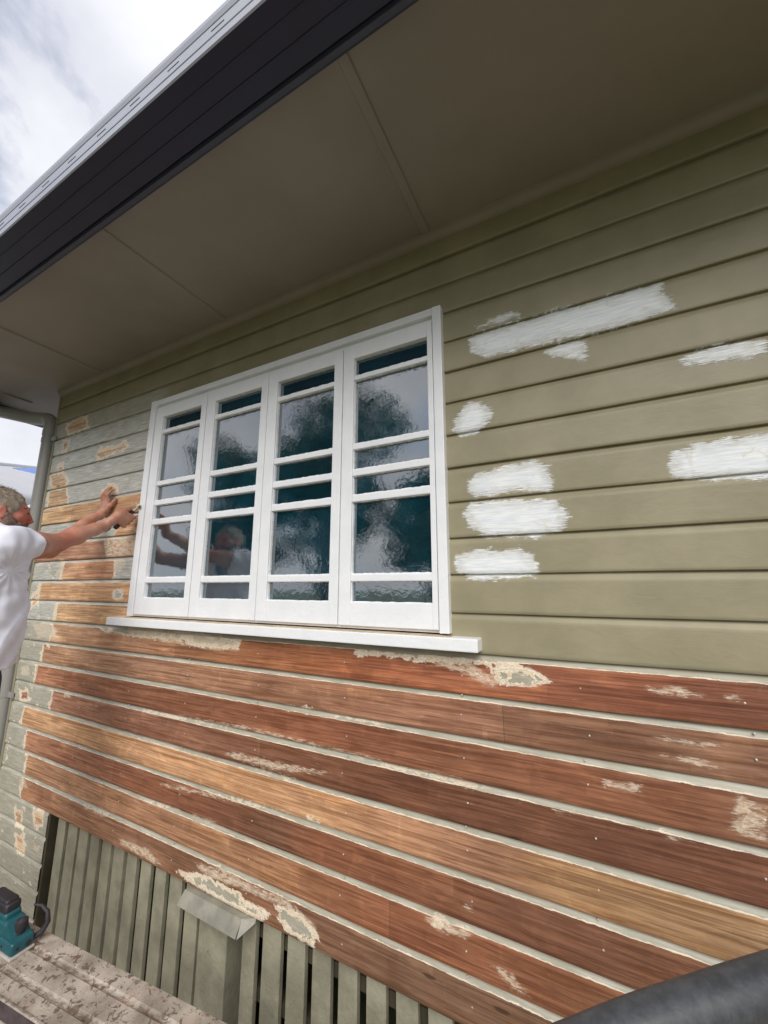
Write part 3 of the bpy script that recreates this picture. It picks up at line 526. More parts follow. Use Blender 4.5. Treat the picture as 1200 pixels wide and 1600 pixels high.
# local frame: -x is towards the back of the tool, +x its nose
b=MB(); b.box(-.205,.0,-.040,.040,.0,.009,.002); b.build('sanding_pad',m_pad,SND,lift=False)
b=MB(); b.box(-.200,-.004,-.038,.038,.010,.052,.010,3); b.box(-.192,-.070,-.034,.034,.045,.098,.016,4); b.box(-.186,-.094,-.029,.029,.085,.118,.014,4)
b.prism([(-.075,.050),(-.075,.096),(-.030,.062),(-.006,.050)],-.030,.030,'y'); BD=b.build('body',m_teal,SND,True,lift=False)
b=MB(); b.tube([(-.045,0,.050),(-.042,0,.066),(-.036,0,.070),(-.032,0,.090),(-.030,0,.106),(-.031,0,.112)],[.024,.021,.015,.021,.019,.008],20); b.build('front_knob',m_blk,SND,True,lift=False)
b=MB(); b.box(-.182,-.100,-.027,.027,.108,.146,.014,3); b.box(-.240,-.112,-.023,.023,.128,.156,.013,3); b.box(-.232,-.20,-.020,.020,.06,.135,.01,3); b.build('grip',m_blk,SND,True,lift=False)
b=MB(); b.tube([(-.022,.042,.020),(-.010,.066,.030),(.004,.074,.062),(-.006,.074,.094),(-.035,.066,.112),(-.06,.05,.118)],[.010,.011,.010,.008,.006,.004],12); b.build('dust_hose',m_blk,SND,True,lift=False)
b=MB(); 
b.tube([(-.004,-.018,.028),(-.0025,-.018,.028)],.005,12); b.build('screw',m_blk,SND,lift=False)
for q in range(3): MB().tube([(-.11+q*.02,-.037,.030),(-.11+q*.02,-.0395,.030)],.0045,10).build('vent',m_blk,SND,lift=False)
MB().tube([(-.003,.018,.026),(-.001,.018,.026)],.009,14).build('dial',m_blk,SND,lift=False)
b=MB(); b.tube([(-.21,0,.10),(-.26,.01,.09),(-.33,.02,.03),(-.42,.0,.008),(-.6,-.05,.008),(-.9,-.02,.008)],.0038,10); b.build('cord',m_blk,SND,True,lift=False)
# ------------------------------------------------------------------ black rail close to the camera
def rail_mat():
    m,t,b=newmat('black_worn_paint'); v=mapping(t)
    c=mixc(t,sstep(t,noise(t,v,60,6,.7),.35,.7),(.045,.046,.050,1),(.080,.082,.088,1))
    t.links.new(c,b.inputs['Base Color']); b.inputs['Roughness'].default_value=.36; t.links.new(sstep(t,noise(t,v,35,5,.7),.3,.7,.34,.46),b.inputs['Roughness'])
    bump(t,b,noise(t,v,240,4,.65),.22,.0010); return m
CAMP=Vector((0.788,-1.363,-1.477))
def rayp(x,y,t):
    u=(x-600)/617.975; v=(y-800)/617.975
    return CAMP+t*(u*F[0]+v*F[1]+F[2])
rl=[rayp(500,1820,.335),rayp(760,1705,.345),rayp(900,1648,.352),rayp(1000,1607,.358),rayp(1100,1573,.366),rayp(1200,1540,.375),rayp(1400,1478,.40),rayp(1900,1330,.47)]
def smooth_path(P,n=6):
    o=[]
    for i in range(len(P)-1):
        p0=P[max(i-1,0)];p1=P[i];p2=P[i+1];p3=P[min(i+2,len(P)-1)]
        for k in range(n):
            t=k/n; o.append(.5*((2*p1)+(p2-p0)*t+(2*p0-5*p1+4*p2-p3)*t*t+(3*p1-p0-3*p2+p3)*t**3))
    return o+[P[-1]]
e0,e1=rl[0],rl[-1]; RAIL=empty('guard_rail',(e0.x,e0.y,0)); m_rail=rail_mat(); O_=Vector((e0.x,e0.y,-GZ))
MB().tube([q-O_ for q in smooth_path(rl)],.0203,48).build('handrail',m_rail,RAIL,True,lift=False)
for q in (e0,e1): MB().tube([q-O_-Vector((0,0,.015)),Vector((q.x,q.y,-GZ))-O_],.0203,20).build('post',m_rail,RAIL,True,lift=False)
tag(RAIL,'thick round black painted metal rail across the near bottom right corner','rail')
# ------------------------------------------------------------------ neighbouring house
m_croof=simple('white_corrugated_roof',(178,178,182),.5,.05,2,0); m_nw=simple('neighbour_wall',(190,186,176),.7,.05,4)
NB=empty('neighbour_house',(-11,3,0)); tag(NB,'neighbouring house with white corrugated metal roof beyond the downpipe','house')
def neigh():
    C0=CAMP+8.6*Vector((-1.304,.405,.302)); C0.z+=GZ   # on the hip line
    sl=-.27
    # hip line direction (1,-.55,-.27); plane descends towards +x
    p0=C0-Vector((1,-.55,sl))*6; p1=C0+Vector((1,-.55,sl))*4.5
    ex=p1.x+2.6
    ys=np.arange(p1.y,p0.y+9,.0254); V=[];Fq=[]
    for i,y in enumerate(ys):
        # start x of this rib on the hip line
        t=(p1.y-y)/(-.55)*-1
        x0=p1.x-(y-p1.y)/.55; x0=max(x0,p0.x)
        zz=.016*math.sin(2*math.pi*y/.0762)
        for x in (x0,ex): V.append((x-NB.location.x,y-NB.location.y,p1.z+(x-p1.x)*sl+zz))
        if i: k=2*i; Fq.append((k-2,k-1,k+1,k))
    mobj('roof',V,Fq,m_croof,NB)
    # far slope, closing the hip
    b=MB(); L=NB.location
    P=[(p0.x-L.x,p0.y-L.y,p0.z-.02),(p1.x-L.x,p1.y-L.y,p1.z-.02),(p0.x-L.x-4,p1.y-L.y-1.5,p1.z-.1),(p0.x-L.x-5,p0.y-L.y,p0.z-1.5)]
    b.poly(P); b.build('roof',m_croof,NB,lift=False)
    # ridge capping along the hip
    q0=p0-L; q1=p1-L; MB().tube([q0+Vector((0,0,.01)),q1+Vector((0,0,.01))],.06,10).build('ridge_cap',simple('ridge_grey',(176,178,184),.5,.05),NB,lift=False)
    ezr=p1.z+(ex-p1.x)*sl
    MB().box(p0.x-4-L.x,ex-.5-L.x,p1.y+.3-L.y,ys[-1]-.3-L.y,0,ezr-.05).build('wall',m_nw,NB,lift=False)
    # rack-mounted panels
    m_pan=simple('solar_cells',(96,128,190),.15,.08,4,0,0,.8); m_al=simple('aluminium_frame',(150,156,160),.35,.08,10,0,0,.5,.6)
    o=CAMP+Vector((0,0,GZ)); 
    def rp(x,y,t): return rayp(x,y,t)+Vector((0,0,GZ))-L
    A=rp(20,733,8.35); D=rp(62,760,8.0)
    e1=(D-A); yv=Vector((0.15,1.0,.24)); 
    for k in range(2):
        P=[A+yv*(1.02*k),A+e1+yv*(1.02*k),A+e1+yv*(1.02*k+1),A+yv*(1.02*k+1)]
        nrm=(P[1]-P[0]).cross(P[3]-P[0]).normalized()*.035; nrm=nrm if nrm.z>0 else -nrm
        b=MB(); vs=[b.bm.verts.new(p) for p in P]+[b.bm.verts.new(p+nrm) for p in P]
        for f in ((0,1,2,3),(7,6,5,4),(0,4,5,1),(1,5,6,2),(2,6,7,3),(3,7,4,0)): b.bm.faces.new([vs[i] for i in f])
        sp=b.build('solar_panel',m_al,NB,lift=False)
        b=MB(); c_=sum(P,Vector())/4; b.poly([c_+(p-c_)*.95+nrm*1.06 for p in P]); b.build('cells',m_pan,sp,lift=False)
    for f in (.15,.5,.85):
        q=A+e1*f; MB().tube([q-Vector((.02,0,.03)),q+Vector((.0,-.05,-.22)),q+Vector((-.35,-.05,-.13))],.022,8).build('bracket',m_al,NB,lift=False)
neigh()
# ------------------------------------------------------------------ trees and fence across the yard (seen in the window glass)
m_leaf=simple('foliage',(0.045,0.075,0.028),.6,.5,1.5); m_bark=simple('bark',(86,72,60),.9,.3,10,.6,30)
def tree(x,y,h,r,n,seed,label):
    rr=np.random.default_rng(seed); e=empty('tree',(x,y,0)); tag(e,label,'tree','trees across the yard')
    b=MB(); b.tube([(0,0,0),(.1,.05,h*.25),(-.05,.1,h*.5),(.05,0,h*.8)],[.24,.2,.14,.05],12)
    cl=[]
    for k in range(16):
        a=rr.uniform(0,6.28); rad=r*rr.uniform(.25,.8); zz=h*rr.uniform(.45,.92); c=(math.cos(a)*rad,math.sin(a)*rad,zz); cl.append((c,rr.uniform(.3,.55)*r))
        z0=h*rr.uniform(.25,.5); b.tube([(0,0,z0),(c[0]*.5,c[1]*.5,(z0+zz)/2+.1),c],[.08,.05,.015],7)
    b.build('trunk',m_bark,e,True,lift=False)
    per=n//16; V=[];Fq=[]
    for c,cr_ in cl:
        dd=rr.normal(size=(per,3)); dd/=np.linalg.norm(dd,axis=1)[:,None]; P=np.array(c)+dd*cr_*(rr.uniform(.2,1,(per,1))**.5)*np.array([1,1,.75])
        for p in P:
            a=rr.normal(size=3);a/=np.linalg.norm(a); c2=np.cross(a,rr.normal(size=3)); c2/=np.linalg.norm(c2); s1=rr.uniform(.09,.17); i=len(V)
            V+= [p-a*s1,p+c2*s1*.45,p+a*s1,p-c2*s1*.45]; Fq.append((i,i+1,i+2,i+3))
    mobj('crown',V,Fq,m_leaf,e)
for a in [(-6.4,-8.6,8.2,2.7,7600,1,'tall dark leafy tree across the yard, mirrored in the third casement'),(-8.9,-7.8,7.6,1.9,4800,2,'dark leafy tree across the yard, mirrored in the second casement'),
          (-3.1,-9.5,6.6,1.7,4200,3,'lower leafy tree across the yard, mirrored in the lower lights of the right casement'),(-24,-9.5,6.6,2.6,4800,4,'broad leafy tree at the left back of the yard')]: tree(*a)
m_fence=simple('fence_timber',(120,108,92),.8,.25,6,.3,30)
fe=empty('paling_fence',(0,-12.5,0)); tag(fe,'weathered grey timber paling fence at the back of the yard','fence')
b=MB()
for k in range(200):
    x=-24+k*.15; b.box(x,x+.135,-.012,.012,0,1.8+rng.uniform(-.02,.02))
b.build('palings',m_fence,fe,lift=False)
MB().box(-24,6,-.07,-.02,.4,.47).box(-24,6,-.07,-.02,1.4,1.47).build('rail',m_fence,fe,lift=False)
nh=empty('yard_house',(-19,-4.5,0)); tag(nh,'low pale house with a dark roof at the far left of the yard','house')
b=MB().box(-3,3,-4,3,0,3.1); b.build('wall',m_nw,nh,lift=False)
b=MB(); b.poly([(-3.4,-4.4,3.1),(3.4,-4.4,3.1),(0,-1.5,4.7)]).poly([(3.4,-4.4,3.1),(3.4,3.4,3.1),(0,.6,4.7),(0,-1.5,4.7)]).poly([(3.4,3.4,3.1),(-3.4,3.4,3.1),(0,.6,4.7)]).poly([(-3.4,3.4,3.1),(-3.4,-4.4,3.1),(0,-1.5,4.7),(0,.6,4.7)])
b.build('roof',simple('dark_roof',(78,80,84),.6,.1),nh,lift=False)
# ------------------------------------------------------------------ the man: distance fields polygonised with surface nets
class Field:
    def __init__(s, lo, hi, h):
        s.h=h; s.lo=np.array(lo,float); s.n=np.ceil((np.array(hi)-s.lo)/h).astype(int)+1
        s.V=np.full(s.n,.05,np.float32)
    def sub(s, lo, hi):
        a=np.maximum(((np.array(lo)-s.lo)/s.h).astype(int),0); b=np.minimum(((np.array(hi)-s.lo)/s.h).astype(int)+2,s.n)
        sl=tuple(slice(x,y) for x,y in zip(a,b)); ax=[s.lo[i]+np.arange(a[i],b[i])*s.h for i in range(3)]
        return sl,np.meshgrid(*ax,indexing='ij',sparse=True)
    def put(s, sl, d, k, op='u'):
        v=s.V[sl]
        if op=='s': d=-d
        if k>0:
            hh=np.clip(.5+.5*((v-d) if op=='u' else (d-v))/k,0,1)
            s.V[sl]=(v*(1-hh)+d*hh) + (-k*hh*(1-hh) if op=='u' else k*hh*(1-hh))
        else: s.V[sl]=np.minimum(v,d) if op=='u' else np.maximum(v,d)
    def cap(s, a, b, ra, rb, k=.01, op='u'):
        a=np.array(a,float);b=np.array(b,float); m=max(ra,rb)+max(k,.03)*1.3
        if (np.maximum(a,b)+m<s.lo).any() or (np.minimum(a,b)-m>s.lo+s.h*s.n).any(): return
        sl,(X,Y,Z)=s.sub(np.minimum(a,b)-m,np.maximum(a,b)+m); d=b-a; L=max(d@d,1e-12)
        t=np.clip(((X-a[0])*d[0]+(Y-a[1])*d[1]+(Z-a[2])*d[2])/L,0,1)
        q=np.sqrt((X-a[0]-t*d[0])**2+(Y-a[1]-t*d[1])**2+(Z-a[2]-t*d[2])**2)-(ra+(rb-ra)*t)
        s.put(sl,q.astype(np.float32),k,op)
    def chain(s, pts, rad, k=.01, op='u'):
        for i in range(len(pts)-1): s.cap(pts[i],pts[i+1],rad[i],rad[i+1],k,op)
    def ell(s, c, r, k=.01, op='u', B=None):
        c=np.array(c,float); r=np.array(r,float); m=r.max()+max(k,.03)*1.3
        sl,(X,Y,Z)=s.sub(c-m,c+m); X=X-c[0];Y=Y-c[1];Z=Z-c[2]
        if B is not None: X,Y,Z=[B[i][0]*X+B[i][1]*Y+B[i][2]*Z for i in range(3)]
        k0=np.sqrt((X/r[0])**2+(Y/r[1])**2+(Z/r[2])**2); k1=np.sqrt((X/r[0]**2)**2+(Y/r[1]**2)**2+(Z/r[2]**2)**2)+1e-9
        s.put(sl,(k0*(k0-1)/k1).astype(np.float32),k,op)
    def mesh(s, name, mat, parent, origin):
        V=s.V; S=V<0; nx,ny,nz=V.shape; acc=np.zeros((nx-1,ny-1,nz-1,3),np.float32); cnt=np.zeros((nx-1,ny-1,nz-1),np.float32); quads=[]
        # crossings per axis
        for ax in range(3):
            a=[slice(None)]*3;b=[slice(None)]*3; a[ax]=slice(0,-1); b[ax]=slice(1,None)
            va,vb=V[tuple(a)],V[tuple(b)]; cr=(va<0)!=(vb<0); I=np.argwhere(cr)
            if len(I)==0: continue
            t=(va[cr]/(va[cr]-vb[cr])); P=I.astype(np.float32); P[:,ax]+=t
            o1,o2=[i for i in range(3) if i!=ax]
            neg=va[cr]<0; cells=[]
            for d1,d2 in ((-1,-1),(0,-1),(0,0),(-1,0)):
                C_=I.copy(); C_[:,o1]+=d1; C_[:,o2]+=d2; cells.append(C_)
                ok=((C_>=0)&(C_<np.array([nx-1,ny-1,nz-1]))).all(1); c=C_[ok]
                np.add.at(acc,(c[:,0],c[:,1],c[:,2]),P[ok]); np.add.at(cnt,(c[:,0],c[:,1],c[:,2]),1)
            q=np.stack(cells,1); ok=((q>=0)&(q<np.array([nx-1,ny-1,nz-1]))).all((1,2)); q=q[ok]; neg=neg[ok]
            if ax==1: neg=~neg
            q[~neg]=q[~neg][:,::-1]; quads.append(q)
        m=cnt>0; idx=np.full(cnt.shape,-1,np.int64); idx[m]=np.arange(m.sum())
        Vp=(acc[m]/cnt[m][:,None])*s.h+s.lo-np.array(origin); q=np.concatenate(quads); Fq=idx[q[...,0],q[...,1],q[...,2]]
        me=bpy.data.meshes.new(name); me.vertices.add(len(Vp)); me.vertices.foreach_set('co',Vp.astype(np.float32).ravel()); me.loops.add(Fq.size); me.loops.foreach_set('vertex_index',Fq.ravel().astype(np.int32))
        me.polygons.add(len(Fq)); me.polygons.foreach_set('loop_start',np.arange(0,Fq.size,4)); me.update(calc_edges=True); me.validate()
        me.polygons.foreach_set('use_smooth',[True]*len(me.polygons)); me.materials.append(mat)
        o=bpy.data.objects.new(name,me); COL.objects.link(o); o.parent=parent; return o
A3=lambda *v: np.array(v,float)
FEET=A3(-1.50,-.64,PT)
MAN=empty('person',(FEET[0],FEET[1],PT+GZ)); tag(MAN,'man in a white t-shirt scraping paint off the boards, one palm against the wall','person')
ORG=A3(FEET[0],FEET[1],PT)
def skin_mat():
    m,t,b=newmat('sunburnt_skin'); v=mapping(t)
    c=mixc(t,sstep(t,noise(t,v,14,4,.6),.3,.7),lin((176,120,98)),lin((196,144,122)))
    c=mixc(t,sstep(t,noise(t,v,90,3,.6),.5,.7,0,.35),c,lin((160,92,72)))
    red=attr(t,'red'); c=mixc(t,red,c,lin((186,88,76)))
    t.links.new(c,b.inputs['Base Color']); b.inputs['Roughness'].default_value=.48
    b.inputs['Subsurface Weight'].default_value=.08; b.inputs['Subsurface Radius'].default_value=(.01,.004,.002); b.inputs['Subsurface Scale'].default_value=.4
    bump(t,b,noise(t,v,160,3,.6),.3,.0015); return m
m_skin=skin_mat(); m_shirt=simple('white_cotton',(230,230,242),.85,.03,8,.2,400); m_hair=simple('greying_hair',(146,132,116),.7,.22,60,.6,200)
m_beard=simple('grey_stubble',(118,94,80),.8,.35,90,.7,300); m_short=simple('dark_work_shorts',(52,56,64),.85,.15,12,.3,200)
m_eye=simple('eye_dark',(40,30,28),.3,.1)
# head frame
yaw=R(-14); HB=A3(-1.492,-.622,-1.146)         # head centre
f_=A3(-math.sin(yaw),math.cos(yaw),0)*1.; f_=A3(math.sin(R(12)),math.cos(R(12)),-.10); f_/=np.linalg.norm(f_)
r_v=np.cross(f_,A3(0,0,1)); r_v/=np.linalg.norm(r_v); u_=np.cross(r_v,f_)
Hd=lambda r,f,u: HB+r_v*r+f_*f+u_*u
BM=[r_v,f_,u_]
S_R=A3(-1.305,-.650,-1.312); E_R=A3(-1.455,-.410,-1.268); W_R=A3(-1.534,-.178,-1.150)
S_L=A3(-1.655,-.600,-1.320); E_L=A3(-1.770,-.310,-1.285); W_L=A3(-1.838,-.092,-1.070)
body=Field((-2.0,-.92,PT-.02),(-1.15,.03,-.81),.0042)
def head(F_):
    F_.ell(Hd(0,-.012,.018),(.073,.093,.076),.01,B=BM)
    F_.ell(Hd(0,.030,-.040),(.060,.062,.075),.03,B=BM)
    F_.chain([Hd(-.05,.0,-.055),Hd(-.03,.060,-.092),Hd(.0,.074,-.096),Hd(.03,.060,-.092),Hd(.05,.0,-.055)],[.022,.020,.021,.020,.022],.02)
    F_.cap(Hd(-.034,.076,.018),Hd(.034,.076,.018),.013,.013,.014)             # brow
    F_.cap(Hd(-.046,.058,-.020),Hd(-.03,.066,-.03),.018,.016,.016); F_.cap(Hd(.046,.058,-.020),Hd(.03,.066,-.03),.018,.016,.016)
    for sx in (-1,1): F_.ell(Hd(sx*.032,.088,.0),(.015,.010,.009),.008,'s',B=BM); F_.ell(Hd(sx*.031,.077,.0),(.013,.012,.0115),.004,B=BM)
    F_.chain([Hd(0,.086,.012),Hd(0,.096,-.010),Hd(0,.106,-.027)],[.008,.009,.0105],.008)
    for sx in (-1,1): F_.ell(Hd(sx*.012,.100,-.032),(.009,.011,.008),.005,B=BM)
    F_.ell(Hd(0,.084,-.058),(.026,.016,.016),.012,B=BM)
    F_.cap(Hd(-.018,.093,-.056),Hd(.018,.093,-.056),.006,.006,.004); F_.cap(Hd(-.015,.091,-.069),Hd(.015,.091,-.069),.007,.007,.004)
    F_.cap(Hd(-.022,.101,-.0625),Hd(.022,.101,-.0625),.0022,.0022,.002,'s')
    F_.ell(Hd(0,.082,-.092),(.020,.014,.014),.012,B=BM)
    for sx in (-1,1):
        F_.ell(Hd(sx*.076,-.006,-.012),(.008,.016,.026),.005,B=BM); F_.ell(Hd(sx*.084,-.002,-.010),(.005,.008,.016),.004,'s',B=BM); F_.ell(Hd(sx*.076,.0,-.034),(.007,.010,.010),.004,B=BM)
    F_.chain([Hd(0,-.030,-.06),Hd(0,-.050,-.15),A3(-1.485,-.67,-1.33)],[.055,.056,.066],.03)
head(body)
NK=A3(-1.48,-.66,-1.30)
def torso(F_,g=0.,k=.05):
    F_.ell(A3(-1.478,-.655,-1.42),(.175+g,.105+g,.17+g),k); F_.ell(A3(-1.482,-.655,-1.62),(.150+g,.100+g,.20+g),k); F_.ell(A3(-1.487,-.660,-1.82),(.160+g,.105+g,.14+g),k)
    F_.cap(A3(-1.36,-.655,-1.315),A3(-1.60,-.635,-1.305),.058+g,.058+g,k)
torso(body)
def arm(F_,S,E,W,g=0,upto=1.,k=.02):
    mid=S+(E-S)*.5
    F_.chain([S,mid,E],[.056+g,.052+g,.040+g],k)
    if upto>=1: F_.chain([E,E+(W-E)*.35,E+(W-E)*.75,W],[.039,.0415,.031,.0265],.018)
arm(body,S_R,E_R,W_R); arm(body,S_L,E_L,W_L)
body.ell(E_R+A3(0,-.006,-.006),(.036,.036,.036),.02)
# legs, bare calves and boots stand on the plank
for sx,(kx,ky) in ((-1,(-.10,.03)),(1,(.10,.0))):
    hip=A3(-1.487+sx*.085,-.66,-1.92); kn=A3(-1.487+kx,-.655+ky+.03,-2.28); an=A3(-1.487+kx*1.05,-.68+ky,-2.66)
    body.chain([hip,kn],[.085,.056],.03); body.chain([kn,kn+(an-kn)*.3,an],[.054,.056,.034],.02); body.chain([an,an+A3(0,.13,-.03)],[.036,.03],.02)
# left hand: palm on the wall, fingers up
def basis(a,b): a=a/np.linalg.norm(a); b=b-a*(a@b); b/=np.linalg.norm(b); return a,b,np.cross(a,b)
PC=A3(-1.840,-.034,-.980)
body.chain([W_L,W_L+A3(0,.035,.02),PC+A3(0,-.004,-.03)],[.0265,.024,.022],.012)
for ox,kz in ((-.030,.028),(-.010,.034),(.011,.033),(.030,.026)): body.cap(PC+A3(ox*.6,0.004,-.03),PC+A3(ox,.003,kz),.016,.0125,.012)
for ox,kz,ln,sp in ((-.031,.030,.060,-.010),(-.010,.036,.076,.004),(.011,.035,.080,.020),(.031,.028,.070,.034)):
    a=PC+A3(ox,-.002,kz); u=A3(sp,0,1.); u/=np.linalg.norm(u)
    body.chain([a,a+u*ln*.42+A3(0,-.012,0),a+u*ln*.76+A3(0,.002,0),a+u*ln+A3(0,.016,0)],[.0098,.0095,.0085,.0072],.003)
body.chain([PC+A3(.022,.0,-.035),PC+A3(.046,.004,-.010),PC+A3(.062,.012,.016),PC+A3(.070,.018,.034)],[.016,.0125,.0105,.0085],.006)
# right hand: fist round the scraper handle
HA=A3(-1.560,-.105,-1.145); HE=A3(-1.500,-.045,-1.040)        # handle axis, low end to blade end
HCn=A3(-1.533,-.082,-1.092); ax_,_,_=basis(HE-HA,A3(0,1,0)); pd=HCn-W_R; pd=pd-ax_*(ax_@pd); pd/=np.linalg.norm(pd); qd=np.cross(ax_,pd)
if qd@A3(.87,-.5,.1)<0: qd=-qd
Hf=lambda a,p,q: HCn+ax_*a+pd*p+qd*q
body.chain([W_R,Hf(-.005,-.060,.006),Hf(0,-.03,.016)],[.0265,.026,.024],.014)
for a_ in (-.033,-.012,.010,.031): body.cap(Hf(a_*.5,-.055,.010),Hf(a_,.000,.027),.019,.0135,.012)
for a_,sc_f in ((-.035,.9),(-.012,1.),(.011,1.03),(.033,.97)):
    body.chain([Hf(a_,.000,.030),Hf(a_,.031*sc_f,.020),Hf(a_,.033*sc_f,-.008),Hf(a_,.012,-.023),Hf(a_,-.004,-.020)],[.0118,.0108,.0098,.0090,.0080],.0028)
body.chain([Hf(.020,-.052,-.004),Hf(.045,-.028,-.010),Hf(.052,.0,-.018),Hf(.040,.022,-.027)],[.017,.013,.0115,.009],.005)
BODY=body.mesh('body',m_skin,MAN,ORG)
co_=np.empty(len(BODY.data.vertices)*3,np.float32); BODY.data.vertices.foreach_get('co',co_); co_=co_.reshape(-1,3)+ORG
red=np.exp(-((co_-Hd(.03,.09,-.03))**2).sum(1)/(2*.045**2))*.75+np.exp(-((co_-Hd(.085,0,0))**2).sum(1)/(2*.03**2))*.6+np.exp(-((co_-E_R)**2).sum(1)/(2*.05**2))*.55
at=BODY.data.attributes.new('red','FLOAT','POINT'); at.data.foreach_set('value',np.clip(red,0,1).astype(np.float32))
BODY.location=(0,0,0)
# eyes, brows
def small(name,mat,fn,lo,hi,h=.002,par=MAN):
    F_=Field(lo,hi,h); fn(F_); return F_.mesh(name,mat,par,ORG)
for sx in (-1,1):
    small('eye',m_eye,lambda q:q.ell(Hd(sx*.031,.0815,.0015),(.0140,.0092,.0050),0,B=BM),Hd(sx*.031,.08,0)-.03,Hd(sx*.031,.08,0)+.03)
    small('eyebrow',m_beard,lambda q:q.chain([Hd(sx*.018,.086,.019),Hd(sx*.036,.082,.024),Hd(sx*.052,.066,.020)],[.0045,.005,.0035],.003),Hd(sx*.03,.08,.02)-.04,Hd(sx*.03,.08,.02)+.04)
# hair and beard: noisy shells plus loose strands
def wob(P,a,s): return a*(np.sin(P[0]*s+1)*np.sin(P[1]*s*1.3+2)*np.sin(P[2]*s*.9)+.6*np.sin(P[0]*s*2.3)*np.sin(P[1]*s*2.1+1)*np.sin(P[2]*s*1.7+2))
def hair(q):
    q.ell(Hd(0,-.012,.018),(.080,.102,.080),0,B=BM); q.ell(Hd(0,-.050,-.005),(.078,.066,.075),.02,B=BM)
    q.ell(Hd(0,.122,.004),(.100,.080,.078),.020,'s',B=BM)
    for sx in (-1,1): q.ell(Hd(sx*.092,.004,-.022),(.026,.030,.040),.004,'s',B=BM)
    sl,X=q.sub(q.lo,q.lo+q.h*q.n); q.V[sl]+=wob(X,.0022,110).astype(np.float32)
HAIR=small('hair',m_hair,hair,HB-.15,HB+.16,.0028)
def beard(q):
    for sx in (-1,1):
        q.chain([Hd(sx*.071,.012,-.030),Hd(sx*.066,.020,-.065),Hd(sx*.048,.050,-.098),Hd(sx*.018,.078,-.112),Hd(0,.084,-.112)],[.011,.017,.024,.026,.024],.012)
        q.chain([Hd(sx*.074,.010,-.020),Hd(sx*.069,.032,-.044),Hd(sx*.054,.060,-.060),Hd(sx*.034,.083,-.058)],[.006,.0125,.014,.0095],.012)
        q.cap(Hd(sx*.022,.094,-.078),Hd(sx*.03,.078,-.088),.008,.010,.008)
    q.cap(Hd(-.024,.094,-.049),Hd(.024,.094,-.049),.0065,.0065,.004); q.ell(Hd(0,.093,-.092),(.020,.014,.016),.01,B=BM)
    sl,X=q.sub(q.lo,q.lo+q.h*q.n); q.V[sl]+=wob(X,.0016,260).astype(np.float32)
small('beard',m_beard,beard,HB+A3(-.15,-.12,-.2),HB+A3(.15,.16,.05),.0028)
V=[];Fq=[]; rh=np.random.default_rng(4)
for k in range(1500):
    th=rh.uniform(0,2*math.pi); ph=rh.uniform(.05,1.35); dl=A3(math.cos(th)*math.sin(ph),math.sin(th)*math.sin(ph),math.cos(ph))
    if dl[1]>.35 and dl[2]<.80: continue
    base=Hd(*(A3(0,-.018,.020)+dl*A3(.077,.094,.077))); n_=r_v*dl[0]+f_*dl[1]+u_*dl[2]
    dr=f_*.35+r_v*dl[0]*.2+n_*.22-u_*.6*(1-dl[2]) if dl[1]<.4 else f_*.9+n_*.25+r_v*.3
    dr=dr+rh.normal(size=3)*.25; dr/=np.linalg.norm(dr); L_=rh.uniform(.012,.026); sd=np.cross(dr,n_); sd/=np.linalg.norm(sd)+1e-9
    p1=base+dr*L_*.6; p2=base+dr*L_+(-u_)*L_*.25; i=len(V); V+=[base-sd*.0011-ORG,base+sd*.0011-ORG,p1+sd*.0008-ORG,p1-sd*.0008-ORG,p2-ORG]; Fq+= [(i,i+1,i+2,i+3),(i+3,i+2,i+4)]
mobj('strands',V,Fq,m_hair,HAIR)
# t-shirt: hollow shell with sleeves, creases and open hem
sh=Field((-1.86,-.90,-1.88),(-1.12,-.35,-1.16),.0040)
torso(sh,.030,.06)
sh.ell(A3(-1.475,-.635,-1.66),(.175,.140,.30),.06); 
cR=S_R+(E_R-S_R)*.50; cL=S_L+(E_L-S_L)*.50
sh.chain([S_R+A3(-.05,0,.0),S_R,cR],[.068,.066,.064],.035); sh.chain([S_L+A3(.05,0,.0),S_L,cL],[.074,.070,.066],.035)
sh.cap(A3(-1.37,-.655,-1.325),A3(-1.60,-.635,-1.320),.068,.068,.03)
sl,(X,Y,Z)=sh.sub(sh.lo,sh.lo+sh.h*sh.n)
Vf=sh.V[sl]
# creases: radiate from the armpit towards the shoulder, soft vertical folds lower down
arm_d=np.sqrt((X-S_R[0])**2+(Y-S_R[1])**2+(Z-S_R[2]+.09)**2)
az_=np.arctan2(Z-S_R[2]+.10,Y-S_R[1]-.02)
fold=.0075*np.sin(az_*13+np.sin(X*30)*.8)*np.exp(-arm_d/.11)*(1-np.exp(-(arm_d/.07)**2))+.0090*(np.abs(np.sin((Y+X*.6)*26+np.sin(Z*7+1)*1.3+np.sin(Z*17)*.4))-.5)*np.clip((-1.42-Z)/.22,0,1)+.0040*np.sin((Z*.8-Y*1.3)*38+3*np.sin(X*11+Z*6))+.0020*np.sin(Z*71+3*np.sin(Y*23))*np.sin(Y*37+2*np.sin(Z*19))
outer=Vf+fold; inner=outer+.0125
def cut(c,n): n=n/np.linalg.norm(n); return (X-c[0])*n[0]+(Y-c[1])*n[1]+(Z-c[2])*n[2]
hem=-(Z+1.795+.010*np.sin(X*18)+.008*np.sin(Y*25)); 
def near_arm(c,r): return np.sqrt((X-c[0])**2+(Y-c[1])**2+(Z-c[2])**2)-r
shell=np.maximum(outer,-inner); shell=np.maximum(shell,hem)
for S,E,c in ((S_R,E_R,cR),(S_L,E_L,cL)):
    pl=cut(S+(E-S)*.42,E-S); shell=np.maximum(shell,np.where(near_arm(c,.13)<0,pl,-1))
neck=np.sqrt(((X+1.487)/.075)**2+((Y+.645)/.075)**2+((Z+1.245)/.07)**2)-1; shell=np.maximum(shell,-neck*.07)
sh.V[sl]=shell.astype(np.float32)
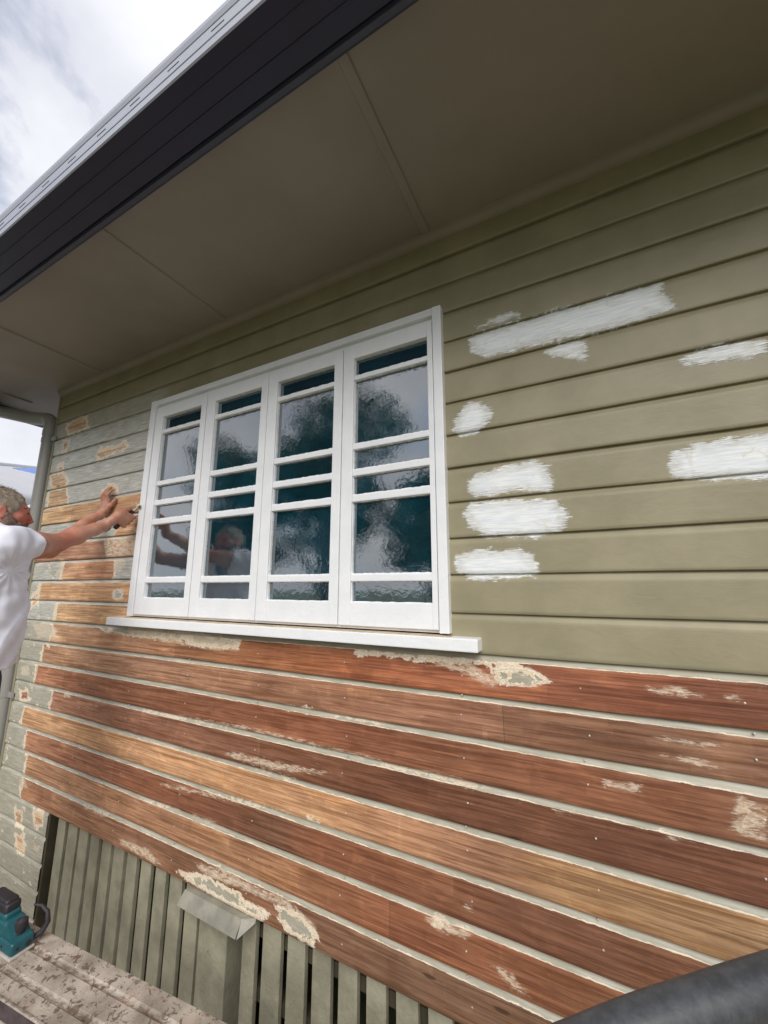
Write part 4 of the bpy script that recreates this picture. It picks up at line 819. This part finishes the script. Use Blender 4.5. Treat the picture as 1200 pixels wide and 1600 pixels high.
SHIRT=sh.mesh('shirt',m_shirt,MAN,ORG)
# shorts and boots
def shorts(q):
    q.ell(A3(-1.487,-.660,-1.86),(.176,.122,.13),.04)
    for kx in (-.10,.10): q.cap(A3(-1.487+kx*.9,-.66,-1.93),A3(-1.487+kx*1.02,-.64,-2.22),.100,.088,.03)
small('shorts',m_short,shorts,(-1.75,-.86,-2.36),(-1.2,-.48,-1.72),.006)
def boots(q):
    for kx,ky in ((-.105,.03),(.105,0.)):
        a=A3(-1.487+kx,-.69+ky,-2.66); q.cap(a+A3(0,0,.03),a+A3(0,-.005,-.045),.047,.045,.02); q.chain([a+A3(0,.0,-.05),a+A3(0,.10,-.06),a+A3(0,.165,-.066)],[.045,.042,.032],.03)
    sl,(X,Y,Z)=q.sub(q.lo,q.lo+q.h*q.n); q.V[sl]=np.maximum(q.V[sl],(PT+.002-Z)).astype(np.float32)
small('boots',simple('brown_boots',(96,70,50),.6,.2,20),boots,(-1.68,-.80,PT-.02),(-1.30,-.42,-2.56),.006)
# leather bracelet on the right wrist
wd=(W_R-E_R)/np.linalg.norm(W_R-E_R); ua,ub,uc=basis(wd,A3(0,0,1)); bc=W_R-wd*.006
ring=[bc+(ub*math.cos(a)+uc*math.sin(a))*.0300+wd*.005*math.sin(a) for a in np.linspace(0,2*math.pi,25)]
MB().tube([Vector(p-ORG) for p in ring],.0035,8,False).tube([Vector(p-ORG+wd*.009) for p in ring],.0030,8,False).build('bracelet',simple('bracelet',(150,138,124),.5,.3,80),MAN,True,lift=False)
# paint scraper gripped in the right hand
SCP=empty('paint_scraper',tuple(HA+A3(0,0,GZ))); tag(SCP,'small hand scraper held in the right fist against the board beside the window','scraper')
b=MB(); b.tube([Vector(p-HA) for p in (HA-ax_*.012,HA,HA+(HE-HA)*.5,HA+(HE-HA)*.92)],[.010,.0135,.0115,.009],16); b.build('handle',m_blk,SCP,True,lift=False)
m_steel=simple('worn_steel',(168,158,142),.35,.25,60,.2,100,.5,.7)
b=MB(); e=HE-HA; b.tube([Vector(e*.9),Vector(e*1.15)],.007,12)
bx=Matrix.Translation(Vector(e*1.18))@Vector(ax_).to_track_quat('Z','Y').to_matrix().to_4x4(); b.box(-.024,.024,-.007,.007,-.007,.010,.002,M=bx); b.box(-.026,.026,.004,.020,.002,.0045,M=bx); b.box(-.006,.006,-.018,-.006,-.005,.006,.002,M=bx)
b.build('blade',m_steel,SCP,lift=False)
